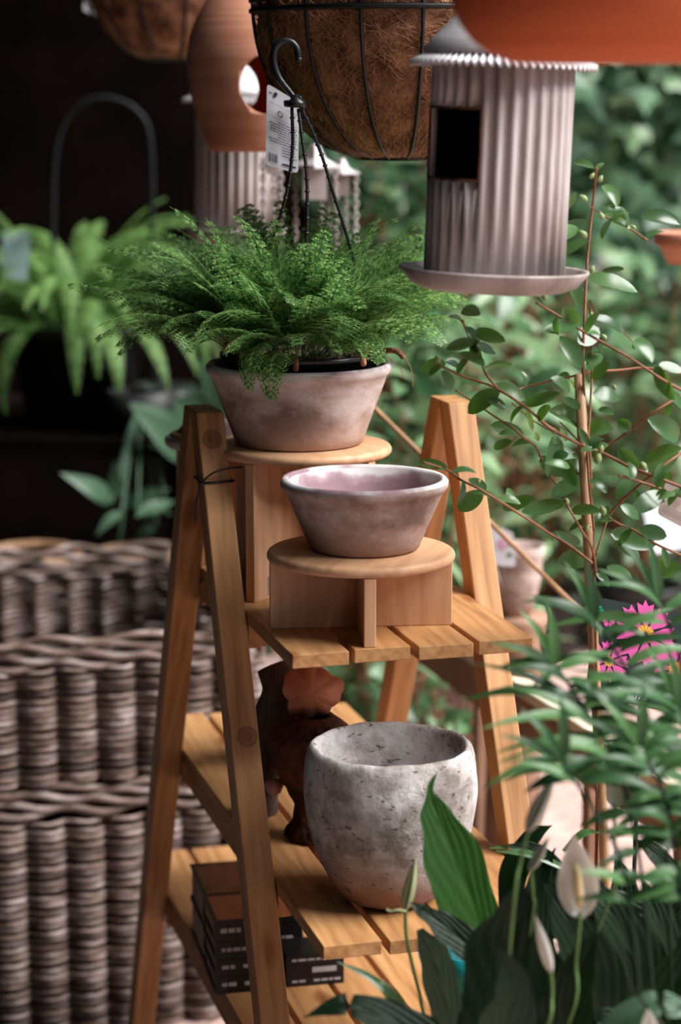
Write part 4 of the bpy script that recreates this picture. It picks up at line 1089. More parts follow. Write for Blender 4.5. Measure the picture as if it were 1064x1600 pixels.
text('Dahlia', c, 0.22, 0.97, 0.020, M['white'], k3, 0.10)
m = MB(); m.tube([W(1000, 1100, 2.745), Vector((W(1000, 1100, 2.745).x, 2.78, 0.35))], 0.003, 5); m.build('label_pick', M['black'], k3)
# cane leaning behind the fern bowl
m = MB(); q0 = W(430, 485, 3.55); q1 = W(800, 850, 3.35); q1 = q0 + (q1 - q0) * 1.3; m.tube([q0, q1], 0.0042, 8)
props(m.build('bamboo_cane', M['bamboo'], base=q0), 'thin brown cane leaning diagonally between the fern bowl and the right apex', 'garden cane')
# small price sticker sheet leaning on the tall riser foot
c = [W(398, 905, 2.90), W(422, 900, 2.90), W(421, 930, 2.90), W(405, 937, 2.90)]
k5 = card('price_tag', c, M['white'], None, 0.0006, 'small white price tag beside the foot of the tall riser', 'tag')
m = MB(); [strip(m, c, 0.25 + 0.08 * q, 0.12, 0.29 + 0.08 * q, 0.40) for q in range(7)]; m.build('tag_print', M['ink'], k5, smooth=False)
# little white tag in the dark at the very top left
c = [W(133, -5, 4.6), W(155, -8, 4.6), W(152, 26, 4.6), W(130, 16, 4.6)]
k6 = card('hanging_tag', c, M['white'], None, 0.001, 'small white tag hanging in the dark at the top left', 'tag')
m = MB(); a = W(144, -4, 4.6); m.tube([a, Vector((a.x, a.y, CEIL))], 0.001, 4); m.build('string', M['white'], k6)
# black iron arch stand and slim green post in the dark
m = MB(); pts = [W(52, 640, 4.8), W(50, 400, 4.8), W(54, 250, 4.8), W(75, 185, 4.8), W(110, 158, 4.8), W(150, 155, 4.8), W(190, 175, 4.8), W(212, 220, 4.8), W(216, 350, 4.8), W(216, 640, 4.8)]
pts[0].z = 0.90; pts[-1].z = 0.90
arch = empty('iron_arch', Vector((W(130, 640, 4.8).x, 5.1, 0.9)), 'black iron arch standing in the shadows above the left fern', 'garden arch')
for p in pts: p.y += 0.35
m.tube(spline(pts, 6), 0.007, 8); m.build('hoop', plain('dull_iron', (0.007, 0.008, 0.010), 0.6, 0.2), arch)
m = MB(); a = W(303, 160, 4.9); m.box(Vector((a.x, 5.5, 0)), Vector((0.022, 0, 0)), Vector((0, 0.022, 0)), Vector((0, 0, 2.7)))
props(m.build('green_post', plain('olive_paint', (0.10, 0.09, 0.045), 0.6), smooth=False), 'slim olive post in the dark left of the terracotta egg', 'post')

# ---------------------------------------------------------------- on the lower tiers
# rust-brown jar with an orange scalloped piece
jb = LP(0.090, -0.235, -0.318)
jar = empty('rusty_jar', jb, 'dark rust-brown lumpy clay figure jar behind the concrete pot', 'jar')
m = MB(); s = 0.00084; JH = W(480, 1118, jb.y).z - jb.z
prof = [(0.0001, 0), (0.034, 0), (0.036, 0.010), (0.028, 0.026), (0.026, 0.045), (0.034, 0.065), (0.050, 0.095), (0.058, 0.120), (0.060, 0.140), (0.054, JH - 0.02), (0.036, JH - 0.004), (0.026, JH), (0.020, JH - 0.003), (0.018, JH - 0.03), (0.0001, JH - 0.04)]
P = spline([Vector((a, 0, b)) for a, b in prof], 6)
m.lathe([(max(p.x, 0.0001), p.z) for p in P], jb, 48, fn=lambda r, z, t, i: (r * (1 + 0.06 * sin(3 * t + 20 * z) + 0.04 * sin(7 * t - 60 * z) + 0.03 * sin(13 * t + 130 * z) + 0.02 * sin(23 * t - 210 * z)), z))
m.build('body', M['rust'], jar)
m = MB(); nn = 90
ctr = W(487, 1082, jb.y); pr = []
rn = random.Random(3)
front = []; 
for k in range(nn):
    t = 2 * pi * k / nn; rad = 0.035 * (1 + 0.10 * abs(sin(4.5 * t)) + 0.08 * sin(3 * t + 1) + 0.05 * sin(5 * t))
    front.append(ctr + Vector((rad * cos(t) * 1.05, -0.006 * cos(2 * t), rad * sin(t) * 0.95)))
m.add([ctr + Vector((0, -0.012, 0))] + front + [p + Vector((0, 0.010, 0)) for p in front] + [ctr + Vector((0, 0.012, 0))],
      [(0, 1 + (k + 1) % nn, 1 + k) for k in range(nn)] + [(1 + k, 1 + (k + 1) % nn, 1 + nn + (k + 1) % nn, 1 + nn + k) for k in range(nn)] + [(1 + 2 * nn, 1 + nn + k, 1 + nn + (k + 1) % nn) for k in range(nn)])
m.build('orange_comb', M['rustorange'], jar)
# grey-brown driftwood piece left of it
m = MB(); P = spline([LP(0.045, -0.36, -0.318), W(405, 1220, 2.93), W(425, 1130, 2.93), W(440, 1080, 2.92), W(428, 1040, 2.93)], 6)
m.tube(P, [0.030 - 0.010 * abs(i / len(P) - 0.4) for i in range(len(P))], 12)
props(m.build('driftwood', noise_mat('grey_driftwood', [(0.05, 0.03, 0.024), (0.14, 0.095, 0.08)], 14, 0.85, 0.7, 50, stretch=(3, 3, 0.6))), 'dark grey-brown driftwood branch between the near left leg and the rusty jar', 'driftwood')
m = MB(); q = W(428, 1228, 2.86); m.lathe([(0.0001, -0.012), (0.009, -0.010), (0.013, 0.0), (0.010, 0.008), (0.0001, 0.011)], q, 14, fn=lambda r, z, t, i: (r * (1 + .15 * sin(3 * t)), z))
m.build('pink_knob', plain('pink_clay', (0.55, 0.28, 0.25), 0.6), jar)
# tan round pot behind jar
tp = LP(0.155, -0.60, -0.318); m = MB()
HTt = W(535, 1100, tp.y).z - tp.z
m.lathe([(0.0001, 0), (0.04, 0), (0.052, HTt * .5), (0.060, HTt - 0.012), (0.060, HTt), (0.053, HTt), (0.045, 0.02), (0.0001, 0.015)], tp, 40)
props(m.build('tan_pot', M['cream'].copy() if False else plain('tan_clay', (0.40, 0.24, 0.13), 0.8), base=tp), 'tan clay pot at the back of the middle tier, mostly hidden', 'plant pot')

# black boxed books in stacks on the bottom tier
COVER = noise_mat('dark_photo_cover', [(0.05, 0.045, 0.03), (0.26, 0.23, 0.15), (0.50, 0.26, 0.22), (0.14, 0.19, 0.07)], 16, 0.4, 0, pos=[0.3, 0.45, 0.55, 0.7])
TAN = plain('tan_cover', (0.62, 0.40, 0.27), 0.5); BLK = plain('black_cover', (0.010, 0.010, 0.012), 0.35)
SPT = plain('grey_print', (0.42, 0.42, 0.45), 0.5)
def book(o, du, dv, w, dp, h, cov, label, grp, rnd, white=False):
    b = empty('book', o + du * w / 2 + dv * dp / 2, label, 'book', grp)
    m = MB()
    m.box(o + ZZ * (h - 0.0022), du * w, dv * dp, ZZ * 0.0022); m.box(o, du * w, dv * dp, ZZ * 0.0022)
    m.box(o + ZZ * 0.0022, du * w, dv * 0.0025, ZZ * (h - 0.0044))
    m.build('cover', BLK, b, smooth=False)
    m = MB(); m.box(o + ZZ * 0.0023 + du * 0.003 + dv * 0.0027, du * (w - 0.006), dv * (dp - 0.006), ZZ * (h - 0.0046)); m.build('pages', BLK, b, smooth=False)
    m = MB(); m.box(o + ZZ * (h + 0.0001) + du * 0.006 + dv * 0.006, du * (w - 0.012), dv * (dp - 0.012), ZZ * 0.0004); m.build('front_picture', cov, b, smooth=False)
    m = MB(); x = w * 0.10
    if white:
        m.box(o + du * w * 0.45 + ZZ * h * 0.28 - dv * 0.0004, du * w * 0.42, dv * 0.0004, ZZ * h * 0.5)
    else:
        while x < w * 0.85:
            q = rnd.uniform(0.005, 0.012)
            m.box(o + du * x + ZZ * h * 0.42 - dv * 0.0004, du * q, dv * 0.0004, ZZ * h * 0.22); x += q + 0.0022
            if rnd.random() < .12: x += 0.01
    m.build('spine_print', SPT, b, smooth=False)
rnd = random.Random(9)
o0 = LP(-0.012, -0.40, -0.60); A2 = AL - radians(3.5)
du = Vector((cos(A2), sin(A2), 0)); dv = Vector((-sin(A2), cos(A2), 0))
z = 0
names = ['lowest black book of the front stack on the bottom tier', 'second black book from the bottom of the front stack', 'third black book from the bottom of the front stack', 'black book with tan cover on top of the front stack']
for k, h in enumerate((0.026, 0.025, 0.026, 0.030)):
    book(o0 + ZZ * z + du * rnd.uniform(-.002, .002), du, dv, 0.098, 0.108, h, TAN if k == 3 else BLK, names[k], 'black books of the front stack', rnd); z += h + 0.0008
z = 0
for k, h in enumerate((0.015, 0.016, 0.015)):
    book(o0 + du * 0.104 + ZZ * z + dv * 0.004, du, dv, 0.085, 0.07, h, BLK, ['lowest thin black book right of the near left leg', 'thin black book with white band on its spine', 'topmost thin black book right of the near left leg'][k], 'thin black books right of the leg', rnd, white=(k == 1)); z += h + 0.0006
z = 0
for k, h in enumerate((0.055, 0.052)):
    book(o0 + dv * 0.113 + du * 0.0 + ZZ * z, du, dv, 0.15, 0.14, h, COVER if k else BLK, ['thick black book under the one with a flower picture', 'thick black book with a dim flower picture on its cover, behind the front stack'][k], 'thick black books at the back', rnd); z += h + 0.001
# turquoise pot on the bottom tier
tq = LP(0.262, -0.085, -0.60); m = MB()
hq = W(660, 1487, tq.y).z - tq.z
m.lathe([(0.0001, 0), (0.030, 0), (0.034, hq * .8), (0.037, hq * .85), (0.037, hq), (0.032, hq), (0.030, 0.01), (0.0001, 0.008)], tq, 40)
props(m.build('turquoise_pot', M['teal'], base=tq), 'turquoise pot on the bottom tier, peeking out behind the lily leaves', 'plant pot')

# ---------------------------------------------------------------- camellia on bamboo cane
YC = 2.64
cam_root = Vector((W(925, 1300, YC).x, YC + 0.02, 0.0))
came = empty('camellia', cam_root, 'budding camellia with glossy leaves and reddish stems trained up a cane at right', 'shrub')
m = MB(); m.lathe([(0.0001, 0), (0.10, 0), (0.13, 0.22), (0.14, 0.22), (0.14, 0.25), (0.125, 0.25), (0.12, 0.2), (0.0001, 0.2)], cam_root, 40); m.build('pot', DARKPOT, came)
bc = empty('bamboo_cane', cam_root + Vector((0, 0, 0.19)), 'short thick bamboo cane standing in the camellia pot, its cut top in view', 'garden cane')
m = MB(); t0 = W(905, 585, YC); t1 = W(926, 985, YC); t2 = t0 + (t1 - t0) * ((t0.z - 0.18) / (t0.z - t1.z))
m.tube([t0, t0 + (t2 - t0) * 0.25, t0 + (t2 - t0) * 0.5, t2], 0.0064, 12)
for f in (0.16, 0.36, 0.6, 0.85): p = t0 + (t2 - t0) * f; dd = (t2 - t0).normalized(); m.tube([p - dd * 0.002, p, p + dd * 0.002], [0.0062, 0.0074, 0.0062], 12)
m.build('cane', M['bamboo'], bc)
rnd = random.Random(21)
BR = [
 ([(932, 262), (926, 320), (918, 400), (914, 480), (911, 560), (914, 640), (921, 700), (925, 800), (930, 960), (932, 1100), (930, 1400)], 0.0030, 0.0),
 ([(922, 480), (925, 560), (922, 640), (918, 720), (928, 830)], 0.0022, 0.006),
 ([(838, 473), (862, 487), (915, 520), (985, 560), (1030, 590), (1075, 615)], 0.0026, -0.05),
 ([(684, 570), (724, 588), (772, 605), (822, 637), (859, 668), (905, 694), (940, 707), (985, 730), (1021, 744), (1075, 765)], 0.0028, -0.03),
 ([(722, 500), (734, 530), (748, 558), (760, 585), (776, 605)], 0.0022, -0.02),
 ([(967, 743), (1010, 756), (1075, 780)], 0.0024, -0.05),
 ([(935, 712), (946, 698), (975, 680), (1000, 659), (1034, 636), (1075, 612)], 0.0026, 0.03),
 ([(800, 612), (820, 605), (852, 597), (886, 590), (928, 581), (970, 578), (1009, 575), (1075, 585)], 0.0022, 0.05),
 ([(842, 710), (862, 746), (880, 778), (889, 794), (908, 828), (925, 857), (932, 900)], 0.0024, -0.03),
 ([(660, 722), (700, 735), (720, 750), (745, 762), (785, 786), (835, 818), (860, 835), (890, 853), (925, 880)], 0.0026, -0.06),
 ([(712, 610), (740, 628), (772, 650), (800, 668), (817, 683), (835, 696), (844, 712)], 0.0022, -0.02),
 ([(930, 870), (952, 806), (980, 775), (1009, 749), (1040, 725), (1075, 700)], 0.0024, 0.03),
 ([(952, 809), (970, 820), (988, 827), (1025, 850), (1075, 872)], 0.0022, 0.0),
 ([(921, 322), (945, 338), (975, 352), (1012, 376)], 0.0018, -0.02),
 ([(875, 660), (895, 680), (915, 700)], 0.0018, -0.01), ([(800, 630), (830, 655), (860, 672), (900, 690)], 0.0015, 0.02),
 ([(1010, 560), (975, 520), (940, 500), (921, 470)], 0.0014, 0.02),
]
m = MB()
def YB(dy): return YC + dy
for pts, r, dy in BR:
    P = [W(x, y, YC + dy + (0.02 * sin(i * 1.3))) for i, (x, y) in enumerate(pts)]
    if pts[-1][1] >= 1300: P.append(Vector((cam_root.x, cam_root.y, 0.19)))
    P = spline(P, 5); m.tube(P, [r * 0.72 * (0.75 + 0.25 * i / len(P)) for i in range(len(P))], 6)
m.build('stem', M['stem'], came)
LV = [((720, 490), (752, 487), .6), ((742, 518), (790, 534), .42), ((724, 508), (702, 494), .5), ((741, 533), (696, 547), .42), ((756, 572), (717, 550), .5), ((756, 576), (800, 572), .55), ((696, 570), (655, 576), .5),
 ((722, 586), (697, 563), .5), ((706, 606), (688, 580), .7), ((772, 602), (822, 624), .45), ((780, 612), (729, 645), .5), ((822, 632), (874, 614), .32), ((858, 642), (914, 668), .5), ((766, 665), (818, 678), .42),
 ((851, 518), (904, 508), .42), ((900, 508), (880, 479), .6), ((915, 433), (998, 454), .36), ((924, 498), (974, 517), .4), ((912, 480), (884, 440), .55), ((908, 575), (876, 524), .45), ((904, 536), (935, 512), .6), ((954, 527), (992, 545), .6),
 ((992, 530), (1020, 566), .62), ((918, 578), (940, 550), .45), ((926, 616), (970, 622), .55), ((926, 592), (952, 566), .5), ((918, 676), (955, 668), .7), ((985, 672), (965, 656), .8), ((1012, 654), (1064, 688), .42), ((1008, 722), (1066, 700), .42),
 ((868, 680), (858, 746), .42), ((845, 712), (862, 742), .5), ((866, 722), (888, 707), .8), ((862, 742), (928, 726), .4), ((816, 800), (886, 786), .42), ((786, 794), (833, 778), .4), ((716, 796), (755, 768), .6), ((733, 748), (760, 766), .6),
 ((699, 732), (652, 722), .35), ((862, 772), (906, 752), .5), ((988, 800), (1040, 768), .42), ((1030, 570), (1068, 580), .5), ((1024, 572), (1055, 626), .4), ((892, 798), (938, 799), .38), ((872, 876), (938, 866), .45), ((954, 832), (1024, 852), .42),
 ((1000, 828), (1042, 838), .6), ((1020, 892), (1066, 890), .6), ((950, 884), (988, 912), .6), ((1002, 338), (1064, 348), .42), ((877, 375), (900, 352), .6), ((868, 372), (918, 344), .45), ((942, 290), (966, 322), .55), ((975, 345), (944, 322), .5),
 ((928, 263), (896, 252), .4), ((930, 270), (944, 254), .5), ((870, 400), (920, 375), .5), ((900, 300), (880, 330), .4), ((1014, 740), (1060, 700), .5), ((960, 850), (1000, 870), .5), ((905, 850), (870, 832), .4), ((840, 830), (872, 850), .4),
 ((1000, 730), (965, 700), .5), ((880, 720), (900, 760), .45), ((1040, 610), (1070, 640), .4), ((1050, 740), (1010, 790), .4), ((935, 640), (960, 648), .6), ((890, 610), (862, 590), .5), ((975, 420), (940, 424), .3), ((905, 640), (880, 622), .5),
 ((790, 640), (760, 622), .5), ((752, 600), (716, 590), .45), ((970, 790), (1000, 810), .5), ((745, 540), (775, 552), .5), ((840, 655), (862, 636), .6), ((800, 690), (770, 700), .4), ((948, 770), (920, 748), .5), ((890, 730), (852, 722), .35)]
m = MB()
for (a, b, w) in LV:
    dy = rnd.uniform(-0.06, 0.03); A = W(a[0], a[1], YC + dy); B = W(b[0], b[1], YC + dy + rnd.uniform(-0.03, 0.03)); L = (B - A).length
    nn = Vector((rnd.gauss(0, .35), -0.75, rnd.uniform(0.2, 1.0)))
    m.leaf(A, B, L * w * 1.22, nn, curl=rnd.uniform(-0.05, 0.2), fold=rnd.uniform(0.1, 0.45), seg=9, twist=rnd.uniform(-0.5, 0.5))
for k in range(60):
    pts, r, dy = rnd.choice(BR[1:14]); i = rnd.randrange(len(pts) - 1); f = rnd.random()
    x = pts[i][0] * (1 - f) + pts[i + 1][0] * f; y = pts[i][1] * (1 - f) + pts[i + 1][1] * f; a = rnd.uniform(0, 2 * pi)
    A = W(x, y, YC + dy); B = A + Vector((cos(a), rnd.uniform(-.3, .9), sin(a))).normalized() * rnd.uniform(0.018, 0.034)
    m.leaf(A, B, rnd.uniform(0.010, 0.018), Vector((rnd.gauss(0, .4), -0.5, 0.8)), curl=0.15, fold=0.3, seg=7)
m.build('foliage', M['camellia'], came)
for a, b in (((822, 640), (833, 674)), ((835, 676), (842, 690)), ((885, 690), (876, 668)), ((827, 656), (822, 642))):
    m = MB(); m.leaf(W(*a, YC - .03), W(*b, YC - .03), 0.009, (0.2, -1, 0.5), seg=6); m.build('young_leaf', M['younglf'], came)
for (x, y, r, tx, ty) in ((925, 422, 9, 930, 408), (684, 562, 9, 678, 552), (865, 673, 8, 860, 664), (934, 716, 13, 936, 700), (1005, 728, 11, 1012, 738), (886, 784, 8, 884, 776), (942, 798, 11, 936, 784), (917, 826, 9, 920, 818), (990, 355, 6, 985, 350),
                          (938, 280, 8, 942, 272), (912, 310, 10, 906, 305), (940, 338, 9, 936, 328), (911, 366, 11, 904, 360), (850, 464, 9, 846, 455), (924, 492, 6, 924, 486), (944, 527, 8, 938, 520), (1008, 891, 10, 1014, 896), (939, 702, 9, 942, 694),
                          (1037, 782, 5, 1037, 776), (748, 752, 6, 752, 748), (797, 780, 5, 800, 776), (960, 605, 7, 956, 598), (1006, 890, 9, 1000, 886), (925, 275, 7, 930, 268)):
    A = W(x, y, YC - 0.03); dd = (W(tx, ty, YC - 0.03) - A); dd = dd.normalized() if dd.length > 1e-5 else ZZ
    rr = r * YC / FPX * 0.52; m = MB()
    m.tube([A - dd * rr * 1.3, A - dd * rr * 0.7, A, A + dd * rr * 0.8, A + dd * rr * 1.6], [rr * 0.35, rr * 0.85, rr, rr * 0.7, rr * 0.12], 10)
    m.build('flower_bud', M['bud'], came)
m = MB(); q = W(926, 948, YC)
for s, (dx, dz) in enumerate(((0.008, 0.010), (0.014, -0.004), (-0.002, 0.006))): m.leaf(q, q + Vector((dx, -0.006, dz)), 0.007, (0, -1, .3), seg=4)
m.tube([q + Vector((0.010 * cos(t), 0.010 * sin(t), 0)) for t in [2 * pi * k / 12 for k in range(13)]], 0.0012, 4)
m.build('green_tie', plain('green_tie_plastic', (0.02, 0.45, 0.25), 0.4), came)

# ---------------------------------------------------------------- palm in the right foreground
PX = W(1075, 1500, 2.25)
palm = empty('parlour_palm', Vector((0.40, 2.30, 0)), 'feathery green palm leaning in from the right edge, out of focus', 'palm')
m = MB(); m.lathe([(0.0001, 0), (0.09, 0), (0.11, 0.5), (0.12, 0.5), (0.12, 0.53), (0.105, 0.53), (0.10, 0.48), (0.0001, 0.48)], (0.40, 2.30, 0), 32); m.build('pot', DARKPOT, palm)
rnd = random.Random(31)
FR = [([(1020, 1560), (1000, 1350), (965, 1200), (915, 1110), (868, 1040)], 2.06, 16), ([(1050, 1560), (1040, 1300), (1015, 1130), (975, 1040), (930, 975)], 2.14, 12), ([(1064, 1500), (1080, 1200), (1062, 1030), (1030, 940)], 2.20, 9),
      ([(1000, 1560), (975, 1360), (930, 1270), (880, 1190)], 1.98, 12), ([(1070, 1560), (1062, 1380), (1040, 1250), (1000, 1170)], 2.0, 14), ([(1110, 1560), (1100, 1350), (1085, 1180), (1062, 1110)], 2.08, 14)]
for fi, (pts, Y, nl) in enumerate(FR):
    P = spline([W(x, y, Y + 0.02 * i) for i, (x, y) in enumerate(pts)], 8); n = len(P)
    P0 = Vector((0.40, 2.30, 0.48))
    m = MB(); m.tube(spline([P0, (P0 + P[0]) / 2 + Vector((0, 0, .05)), P[0]], 4) + P[1:], 0.0020, 5, mi=1)
    sc_ = Y / FPX
    for k in range(nl):
        t = 0.22 + 0.78 * (k + 0.5) / nl; i = min(int(t * (n - 1)), n - 1); b = P[i]
        if b.z < W(950, 1255, Y).z and not (b.x > W(985, 1255, Y).x and b.z > W(950, 1430, Y).z): continue
        low = b.z < W(950, 1255, Y).z
        # left-hand leaflets sweep out nearly level, right-hand ones rise
        for side in (0, 1):
            if side == 0: a = radians(180 + rnd.uniform(-32, 20) - 12 * (t - 0.7)); L = rnd.uniform(95, 225)
            else: a = radians(rnd.uniform(-25, 40)); L = rnd.uniform(90, 150)
            d2 = Vector((cos(a), rnd.gauss(-0.1, .30), sin(a))); L = L * (0.5 if low else 1.0) * sc_ * (1.0 - 0.35 * max(0, t - 0.85) / 0.15)
            m.leaf(b, b + d2 * L, 0.0135 * rnd.uniform(0.8, 1.15), Vector((rnd.gauss(0, .25), -0.55, 0.85)), curl=rnd.uniform(0.08, 0.28), fold=0.25, seg=8, shape='lance')
    for a in (120, 150, 95):
        ar = radians(a + rnd.uniform(-8, 8)); b = P[-1]
        m.leaf(b, b + Vector((cos(ar), -0.1, sin(ar))) * 120 * sc_, 0.012, Vector((0.1, -0.6, 0.7)), curl=0.12, fold=0.25, seg=8, shape='lance')
    m.build('frond', None, palm, mats=[M['palm'], M['lily']])

# ---------------------------------------------------------------- peace lily in the near right corner
LY = 2.32
lb = Vector((0.17, LY, 0.0))
lily = empty('peace_lily', lb, 'shade-darkened peace lily with white spathes filling the near lower right corner', 'peace lily')
m = MB(); m.lathe([(0.0001, 0), (0.10, 0), (0.13, 0.46), (0.14, 0.46), (0.14, 0.50), (0.125, 0.50), (0.12, 0.45), (0.0001, 0.45)], lb, 40); m.build('pot', DARKPOT, lily)
ltop = lb + Vector((0, 0, 0.46))
def big_leaf(pts, Y, widths, mat, nv=(0, -1, 0.4), name='leaf', veins=True, fold=0.25, dyt=0.0, stalk=True):
    """blade through pts (base to tip) with half-widths (left, right) in photo pixels at each"""
    P = spline([W(x, y, Y + dyt * i / (len(pts) - 1)) for i, (x, y) in enumerate(pts)], 6); n = len(P); m = MB(); nv = Vector(nv)
    K = 10; base = 0
    for i, p in enumerate(P):
        f = i / (n - 1) * (len(widths) - 1); a = min(int(f), len(widths) - 2); fr_ = f - a
        fr_ = fr_ * fr_ * (3 - 2 * fr_)
        wl = widths[a][0] * (1 - fr_) + widths[a + 1][0] * fr_; wr = widths[a][1] * (1 - fr_) + widths[a + 1][1] * fr_
        d = (P[min(i + 1, n - 1)] - P[max(i - 1, 0)]).normalized(); n_ = (nv - d * nv.dot(d)).normalized(); sd = n_.cross(d).normalized()
        if sd.x > 0: sd = -sd      # sd towards photo left
        for k in range(-K, K + 1):
            s = k / K; w = (wl if s < 0 else wr) * Y / FPX; q = abs(s)
            rip = 0.0011 * sin(q * 20 - i * 1.1) * (q > 0) * (w > 0.006)
            m.v.append(p - sd * (s * w) + n_ * (fold * w * (q ** 1.3) * 0.7 + rip - 0.0012 * (q == 0)))
    S = 2 * K + 1
    for i in range(n - 1):
        for k in range(2 * K): a = i * S + k; m.f.append((a, a + 1, a + 1 + S, a + S)); m.m.append(0)
    if stalk:
        b = P[0]; m.tube(spline([ltop + Vector((rnd.uniform(-.05, .05), rnd.uniform(-.05, .05), 0)), (ltop + b) / 2 + Vector((0, 0.02, 0.03)), b], 4), 0.0022, 5, caps=False)
    return m.build(name, mat, lily)
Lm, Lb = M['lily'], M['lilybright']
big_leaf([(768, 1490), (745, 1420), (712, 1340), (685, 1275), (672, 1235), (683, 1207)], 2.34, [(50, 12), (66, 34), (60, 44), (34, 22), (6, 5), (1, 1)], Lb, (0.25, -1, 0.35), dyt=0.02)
big_leaf([(800, 1540), (745, 1490), (700, 1450), (665, 1425), (640, 1410)], 2.27, [(10, 30), (26, 30), (28, 22), (16, 10), (1, 1)], Lm, (-.1, -0.9, 0.9))
big_leaf([(715, 1700), (705, 1600), (690, 1530), (675, 1490), (655, 1452)], 2.30, [(16, 22), (30, 30), (32, 28), (22, 30), (6, 8)], M['greyleaf'], (-.3, -1, 0.3))
big_leaf([(840, 1720), (830, 1640), (815, 1560), (800, 1480), (808, 1420), (818, 1375)], 2.16, [(30, 30), (98, 80), (105, 92), (84, 70), (34, 30), (1, 1)], Lm, (0.1, -1, 0.2))
big_leaf([(720, 1640), (660, 1620), (600, 1590), (540, 1572), (474, 1590)], 2.16, [(20, 20), (40, 40), (38, 34), (24, 20), (1, 1)], Lm, (0, -0.6, 1))
big_leaf([(650, 1640), (632, 1592), (610, 1555), (575, 1525), (527, 1503)], 2.24, [(6, 12), (12, 14), (10, 12), (7, 6), (1, 1)], M['camellia'], (-.3, -.6, 1))
big_leaf([(700, 1720), (740, 1660), (760, 1600), (770, 1540), (760, 1500)], 2.2, [(30, 30), (50, 50), (48, 42), (30, 30), (1, 1)], Lm, (-.2, -1, .3))
big_leaf([(900, 1680), (935, 1640), (985, 1590), (1040, 1570), (1100, 1590)], 2.02, [(10, 10), (22, 26), (28, 30), (28, 24), (1, 1)], M['greyleaf'], (0, -0.6, 1))
for (pts, w, Y) in (([(930, 1720), (940, 1620), (925, 1520), (890, 1440), (850, 1380)], 58, 2.25), ([(1000, 1720), (1000, 1600), (990, 1500), (960, 1430), (905, 1370)], 60, 2.30), ([(1060, 1720), (1060, 1600), (1050, 1520), (1030, 1440), (1000, 1370)], 55, 2.34),
                    ([(880, 1720), (880, 1640), (890, 1580), (905, 1520), (935, 1450)], 50, 2.12), ([(980, 1720), (1000, 1650), (1040, 1560), (1080, 1500), (1110, 1440)], 55, 2.15), ([(900, 1600), (960, 1540), (1010, 1480), (1040, 1420), (1075, 1380)], 44, 2.38),
                    ([(860, 1600), (850, 1520), (835, 1440), (840, 1380), (868, 1325)], 34, 2.42), ([(820, 1500), (800, 1420), (805, 1360), (830, 1310), (862, 1290)], 26, 2.46), ([(900, 1500), (890, 1420), (860, 1360), (835, 1330), (790, 1320)], 26, 2.44),
                    ([(950, 1600), (930, 1540), (945, 1470), (930, 1400), (900, 1340)], 40, 2.42), ([(790, 1750), (770, 1680), (790, 1600), (800, 1540), (780, 1480)], 60, 2.1), ([(1080, 1650), (1020, 1620), (960, 1600), (910, 1600), (850, 1620)], 30, 2.2),
                    ([(1000, 1560), (960, 1500), (930, 1460), (890, 1450), (850, 1470)], 34, 2.3), ([(1080, 1480), (1030, 1440), (980, 1420), (930, 1400), (885, 1405)], 28, 2.36), ([(1090, 1560), (1060, 1480), (1060, 1400), (1030, 1340), (990, 1310)], 30, 2.4),
                    ([(870, 1640), (920, 1560), (960, 1480), (975, 1400), (960, 1330)], 46, 2.45), ([(1010, 1700), (1040, 1620), (1070, 1560), (1090, 1480), (1100, 1400)], 56, 2.26)):
    big_leaf(pts, Y, [(w * .3, w * .3), (w * .8, w * .8), (w * .95, w * .9), (w * .6, w * .55), (1, 1)], Lm, (rnd.uniform(-.5, .5), -1, rnd.uniform(0.1, 0.9)))
for (x0, y0, x1, y1, Y) in ((905, 1370, 775, 1330, 2.42), (870, 1350, 765, 1325, 2.44), (880, 1330, 940, 1300, 2.45)):
    big_leaf([(x0, y0), ((x0 + x1) / 2, (y0 + y1) / 2 - 12), (x1, y1)], Y, [(3, 3), (7, 7), (1, 1)], M['camellia'], (0, -1, 1), stalk=False)
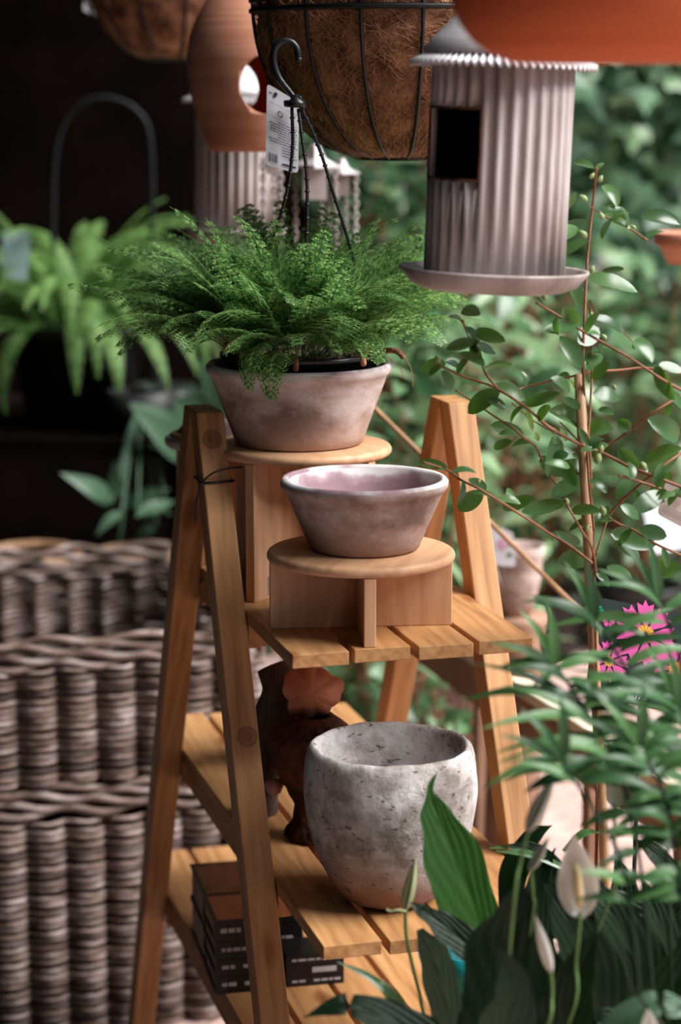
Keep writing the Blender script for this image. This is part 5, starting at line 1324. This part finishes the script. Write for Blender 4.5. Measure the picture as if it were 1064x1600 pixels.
def spathe(tip, base, w, Y, mat, stem_to, open_=True, spad=True, bend=0):
    """hooded bract with its stalk"""
    A = W(base[0], base[1], Y); B = W(tip[0], tip[1], Y); d = (B - A); L = d.length; d.normalize(); f = Vector((0, -1, 0.1)); f = (f - d * f.dot(d)).normalized(); sd = f.cross(d)
    m = MB(); n = 14; K = 5; hw = w * Y / FPX / 2
    for i in range(n + 1):
        t = i / n; ww = hw * max(0.02, (t ** 0.7) * ((1 - t) ** 1.1) / 0.30)
        c = A + d * (L * t) + sd * (bend * hw * sin(pi * t))
        for k in range(-K, K + 1):
            s = k / K * (pi * 0.5 if open_ else pi * 0.93); r = ww if open_ else ww * 0.85
            m.v.append(c + sd * (r * sin(s)) + f * (-r * cos(s) * (0.55 if open_ else 0.9)) )
    S = 2 * K + 1
    for i in range(n):
        for k in range(2 * K): a = i * S + k; m.f.append((a, a + 1, a + 1 + S, a + S)); m.m.append(0)
    o = m.build('spathe', mat, lily)
    if spad:
        m = MB(); q0 = A + d * L * 0.16; q1 = A + d * L * 0.66; m.tube([q0, q0 + (q1 - q0) * .3, q0 + (q1 - q0) * .8, q1], [hw * .14, hw * .24, hw * .22, hw * .06], 12)
        m.build('spadix', M['spadix'], o)
    m = MB(); P = [A] + [W(x, y, Y) for x, y in stem_to] + [ltop]
    m.tube(spline([A + d * L * 0.08] + P[1:], 5), 0.0020, 6, caps=False); m.build('flower_stalk', M['greenstem'], o)
spathe((896, 1303), (908, 1437), 68, 2.12, M['spathe'], [(900, 1500), (888, 1600)])
spathe((650, 1338), (632, 1425), 25, 2.30, M['palebud'], [(636, 1470), (655, 1550), (672, 1610)], open_=False, spad=False)
spathe((868, 1208), (822, 1302), 32, 2.08, M['greybud'], [(812, 1350), (800, 1440)], open_=False, spad=False)
spathe((858, 1308), (826, 1362), 22, 2.16, M['greybud'], [(832, 1400), (828, 1460)], open_=False, spad=False)
spathe((836, 1430), (862, 1522), 24, 2.10, M['spathe'], [(862, 1560), (850, 1620)], open_=False, spad=False)
spathe((985, 1180), (958, 1262), 44, 2.14, M['greybud'], [(960, 1320), (955, 1400)], spad=False)
spathe((1012, 1575), (1020, 1640), 30, 2.0, M['spathe'], [(1010, 1700)], spad=False)
m = MB(); m.tube(spline([W(634, 1424, 2.29), W(622, 1422, 2.28), W(610, 1424, 2.28), W(603, 1420, 2.28)], 4), [0.0012] * 12 + [0.0004], 5); m.build('tendril', M['palebud'], lily)
